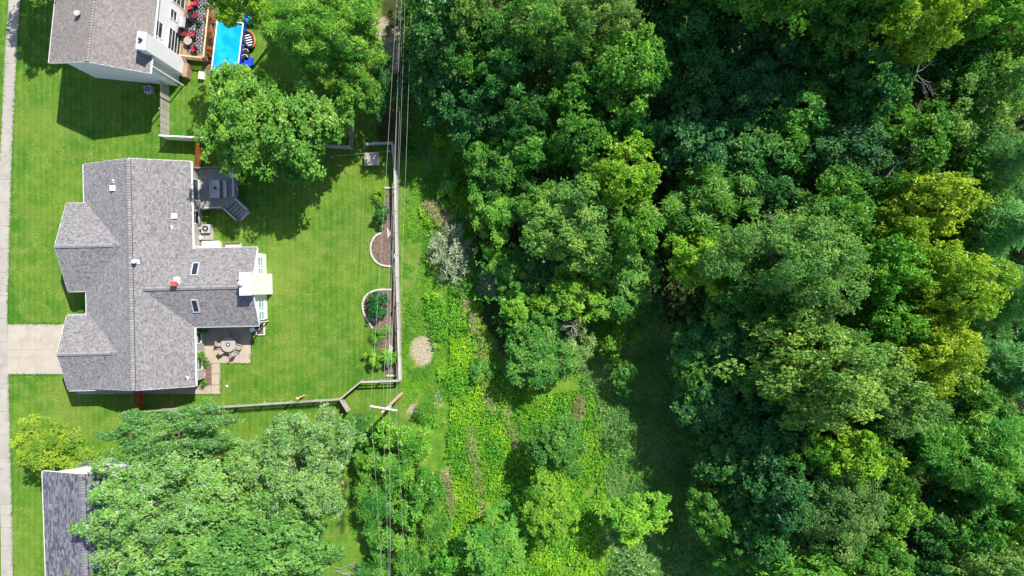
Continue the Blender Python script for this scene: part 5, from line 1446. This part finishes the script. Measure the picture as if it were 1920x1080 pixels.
t.pbr(t.mix(ln, (0.02,0.02,0.025), (0.48,0.48,0.48)), 0.9, 0.1)
rug = MB().box(-.95,.95,-4.2,4.2,0,.015).build('patterned_rug','star_rug',None,(Matrix.Translation(h1o)@Matrix.Rotation(H1A,4,'Z'))@Vector((5.65,8.0,D1Z+.003)),H1A)
tag(rug, 'black rug with white star pattern on the brown deck', 'rug')
RC = 'red chairs on the brown deck'
for (px,py,rz,m,l) in ((367,6,20,'red_fabric','red chair at the top edge of the brown deck'),(358,16,200,'red_fabric','red chair just below the topmost one on the deck'),(366,30,110,'dark_red_fabric','dark red chair third from the top of the deck'),
       (346,63,80,'dark_red_fabric','dark red chair against the house side of the deck'),(363,65,260,'red_fabric','red chair beside the small deck table'),(365,92,300,'red_fabric','bright red chair at the lower end of the deck')):
    p = P(px,py,D1Z+.4); p.z = D1Z+.02; chair(p, R(rz), l, 'dark_metal', RC, 1.05, m)
p = P(352,76,D1Z+.5); p.z = D1Z+.02
st_ = empty('side_table', p, R(30), 'small beige table among the red chairs', 'table'); MB().lathe([(.38,.44),(.4,.46),(.4,.49),(.36,.5)],20).build('table_top','beige_resin',st_); MB().cyl(0,0,0,.44,.05,.05,10).cyl(0,0,0,.03,.22,.2,14).build('pedestal','dark_metal',st_)
p = P(331,41,1.2); p.z = D1Z
gr_ = empty('grill', (Matrix.Translation(h1o)@Matrix.Rotation(H1A,4,'Z'))@Vector((4.42,6.3,D1Z)), H1A, 'grey metal grill on the deck against the house wall', 'grill')
MB().box(-.3,.3,-.55,.55,.1,.8).build('cabinet','dark_metal',gr_); MB().add([(-.3,-.5,.8),(.3,-.5,.8),(.3,.5,.8),(-.3,.5,.8),(-.15,-.5,1.1),(.2,-.5,1.1),(.2,.5,1.1),(-.15,.5,1.1)],[(3,2,1,0),(4,5,6,7),(0,1,5,4),(1,2,6,5),(2,3,7,6),(3,0,4,7)]).build('lid','grey_metal',gr_)
MB().bar((.33,-.35,.92),(.33,.35,.92),.03,.03).build('handle','grey_metal',gr_)
p = P(374,45,D1Z+.2); p.z = D1Z+.02
tree('potted_plant',374,45,5,6,1.2,'broad','deep','small green plant on the star-patterned rug','plant',None,'S',zf=0.5)
for (px,py,r,tn,l) in ((393,36,10,'rust','rusty orange leafy plant at the top of the pool border'),(392,62,10,'rust','orange leafy plant in the middle of the pool border'),(391,76,8,'maroon','maroon leafy plant in the pool border'),(394,99,8,'rust','small rusty plant low in the pool border')):
    tree('border_plant',px,py,r,r*1.2,1.1,'broad',tn,l,'plant','plants in the pool border','S',zf=0.5)
tag(MB().prism([(P(x,y)-P(396,90))[:2] for x,y in ((392,20),(408,24),(400,140),(386,138))],-.03,.04).build('pool_border','mulch',None,P(396,90)),'strip of brown earth between deck and pool','flower bed')
# toys and floats heaped beside the pool
FL = 'pool floats'
def ring(px,py,r,rr,z,rz,mats,label,name,flat=1.0):
    c = P(px,py,z); c.z = 0; e = empty(name, c, R(rz), label, 'pool float', FL)
    n, m_ = 28, 10; vs=[]; fs=[]
    for i in range(n):
        a=2*math.pi*i/n
        for k in range(m_):
            b2=2*math.pi*k/m_; q2=r+rr*math.cos(b2); vs.append((q2*math.cos(a),flat*q2*math.sin(a),z+rr*math.sin(b2)))
    for i in range(n):
        for k in range(m_): fs.append((i*m_+k,((i+1)%n)*m_+k,((i+1)%n)*m_+(k+1)%m_,i*m_+(k+1)%m_))
    MB().add(vs,fs).build('tube',mats[0],e,smooth=True)
    MB().lathe([(r*.98,z-.12),(r*.98,z-.08)],20).build('floor',mats[1],e).scale=(1,flat,1)
    return e
ring(470,34,.5,.16,.35,20,('blue_plastic','cyan_plastic'),'blue ring float with bright sticks at the pool corner','ring_float')
bt = ring(467,75,.75,.17,.4,-75,('black_rubber','black_rubber'),'black inflatable boat with white slats and orange rim','inflatable_boat',.62)
for k in range(5): MB().box(-.5+k*.24,-.5+k*.24+.09,-.3,.3,.44,.47).build('slat','plastic_white',bt)
b = MB(); b.tube([(.86*math.cos(R(a))*0.98,.60*math.sin(R(a)),.53) for a in range(20,165,12)],[.05]*len(range(20,165,12)),8); b.build('rim_tube','orange_plastic',bt)
lg = empty('pool_lounger', P(460,98,.3)-Vector((0,0,.3)), R(-6), 'black float lounger with white loops beside the pool', 'pool float', FL)
MB().box(-.35,.35,-.75,.75,.12,.32).build('mattress','black_rubber',lg)
for y_ in (-.45,.1,.55): MB().tube([(-.3,y_,.33),(-.1,y_+.18,.36),(.15,y_+.2,.36),(.3,y_,.33)],.03,6).build('loop','plastic_white',lg)
tp_ = empty('tarpaulin', P(468,117), R(-6), 'folded blue tarpaulin half under the pool tree', 'tarpaulin'); MB().box(-.5,.4,-.5,.45,0,.2).build('lower_fold','blue_plastic',tp_); MB().box(-.42,.36,-.44,.3,.2,.32).build('upper_fold','blue_plastic',tp_)
for (dx,m_,l) in ((0,'green_plastic','green foam noodle sticking up by the ring float'),(-.25,'pink_plastic','pink foam noodle leaning on the ring float')):
    q = P(474,44); tag(MB().tube([(dx,0,.1),(dx+.2,.3,.6),(dx+.3,.7,.9)],.06,8).build('foam_noodle',m_,None,q),l,'pool toy','foam noodles')
cl = empty('cooler_box', P(377,141,.4)-Vector((0,0,.4)), H1A, 'white cooler box on the grass below the brown deck', 'cooler'); MB().box(-.22,.22,-.33,.33,0,.33).build('body','plastic_white',cl); MB().box(-.24,.24,-.35,.35,.333,.42).build('lid','off_white',cl)
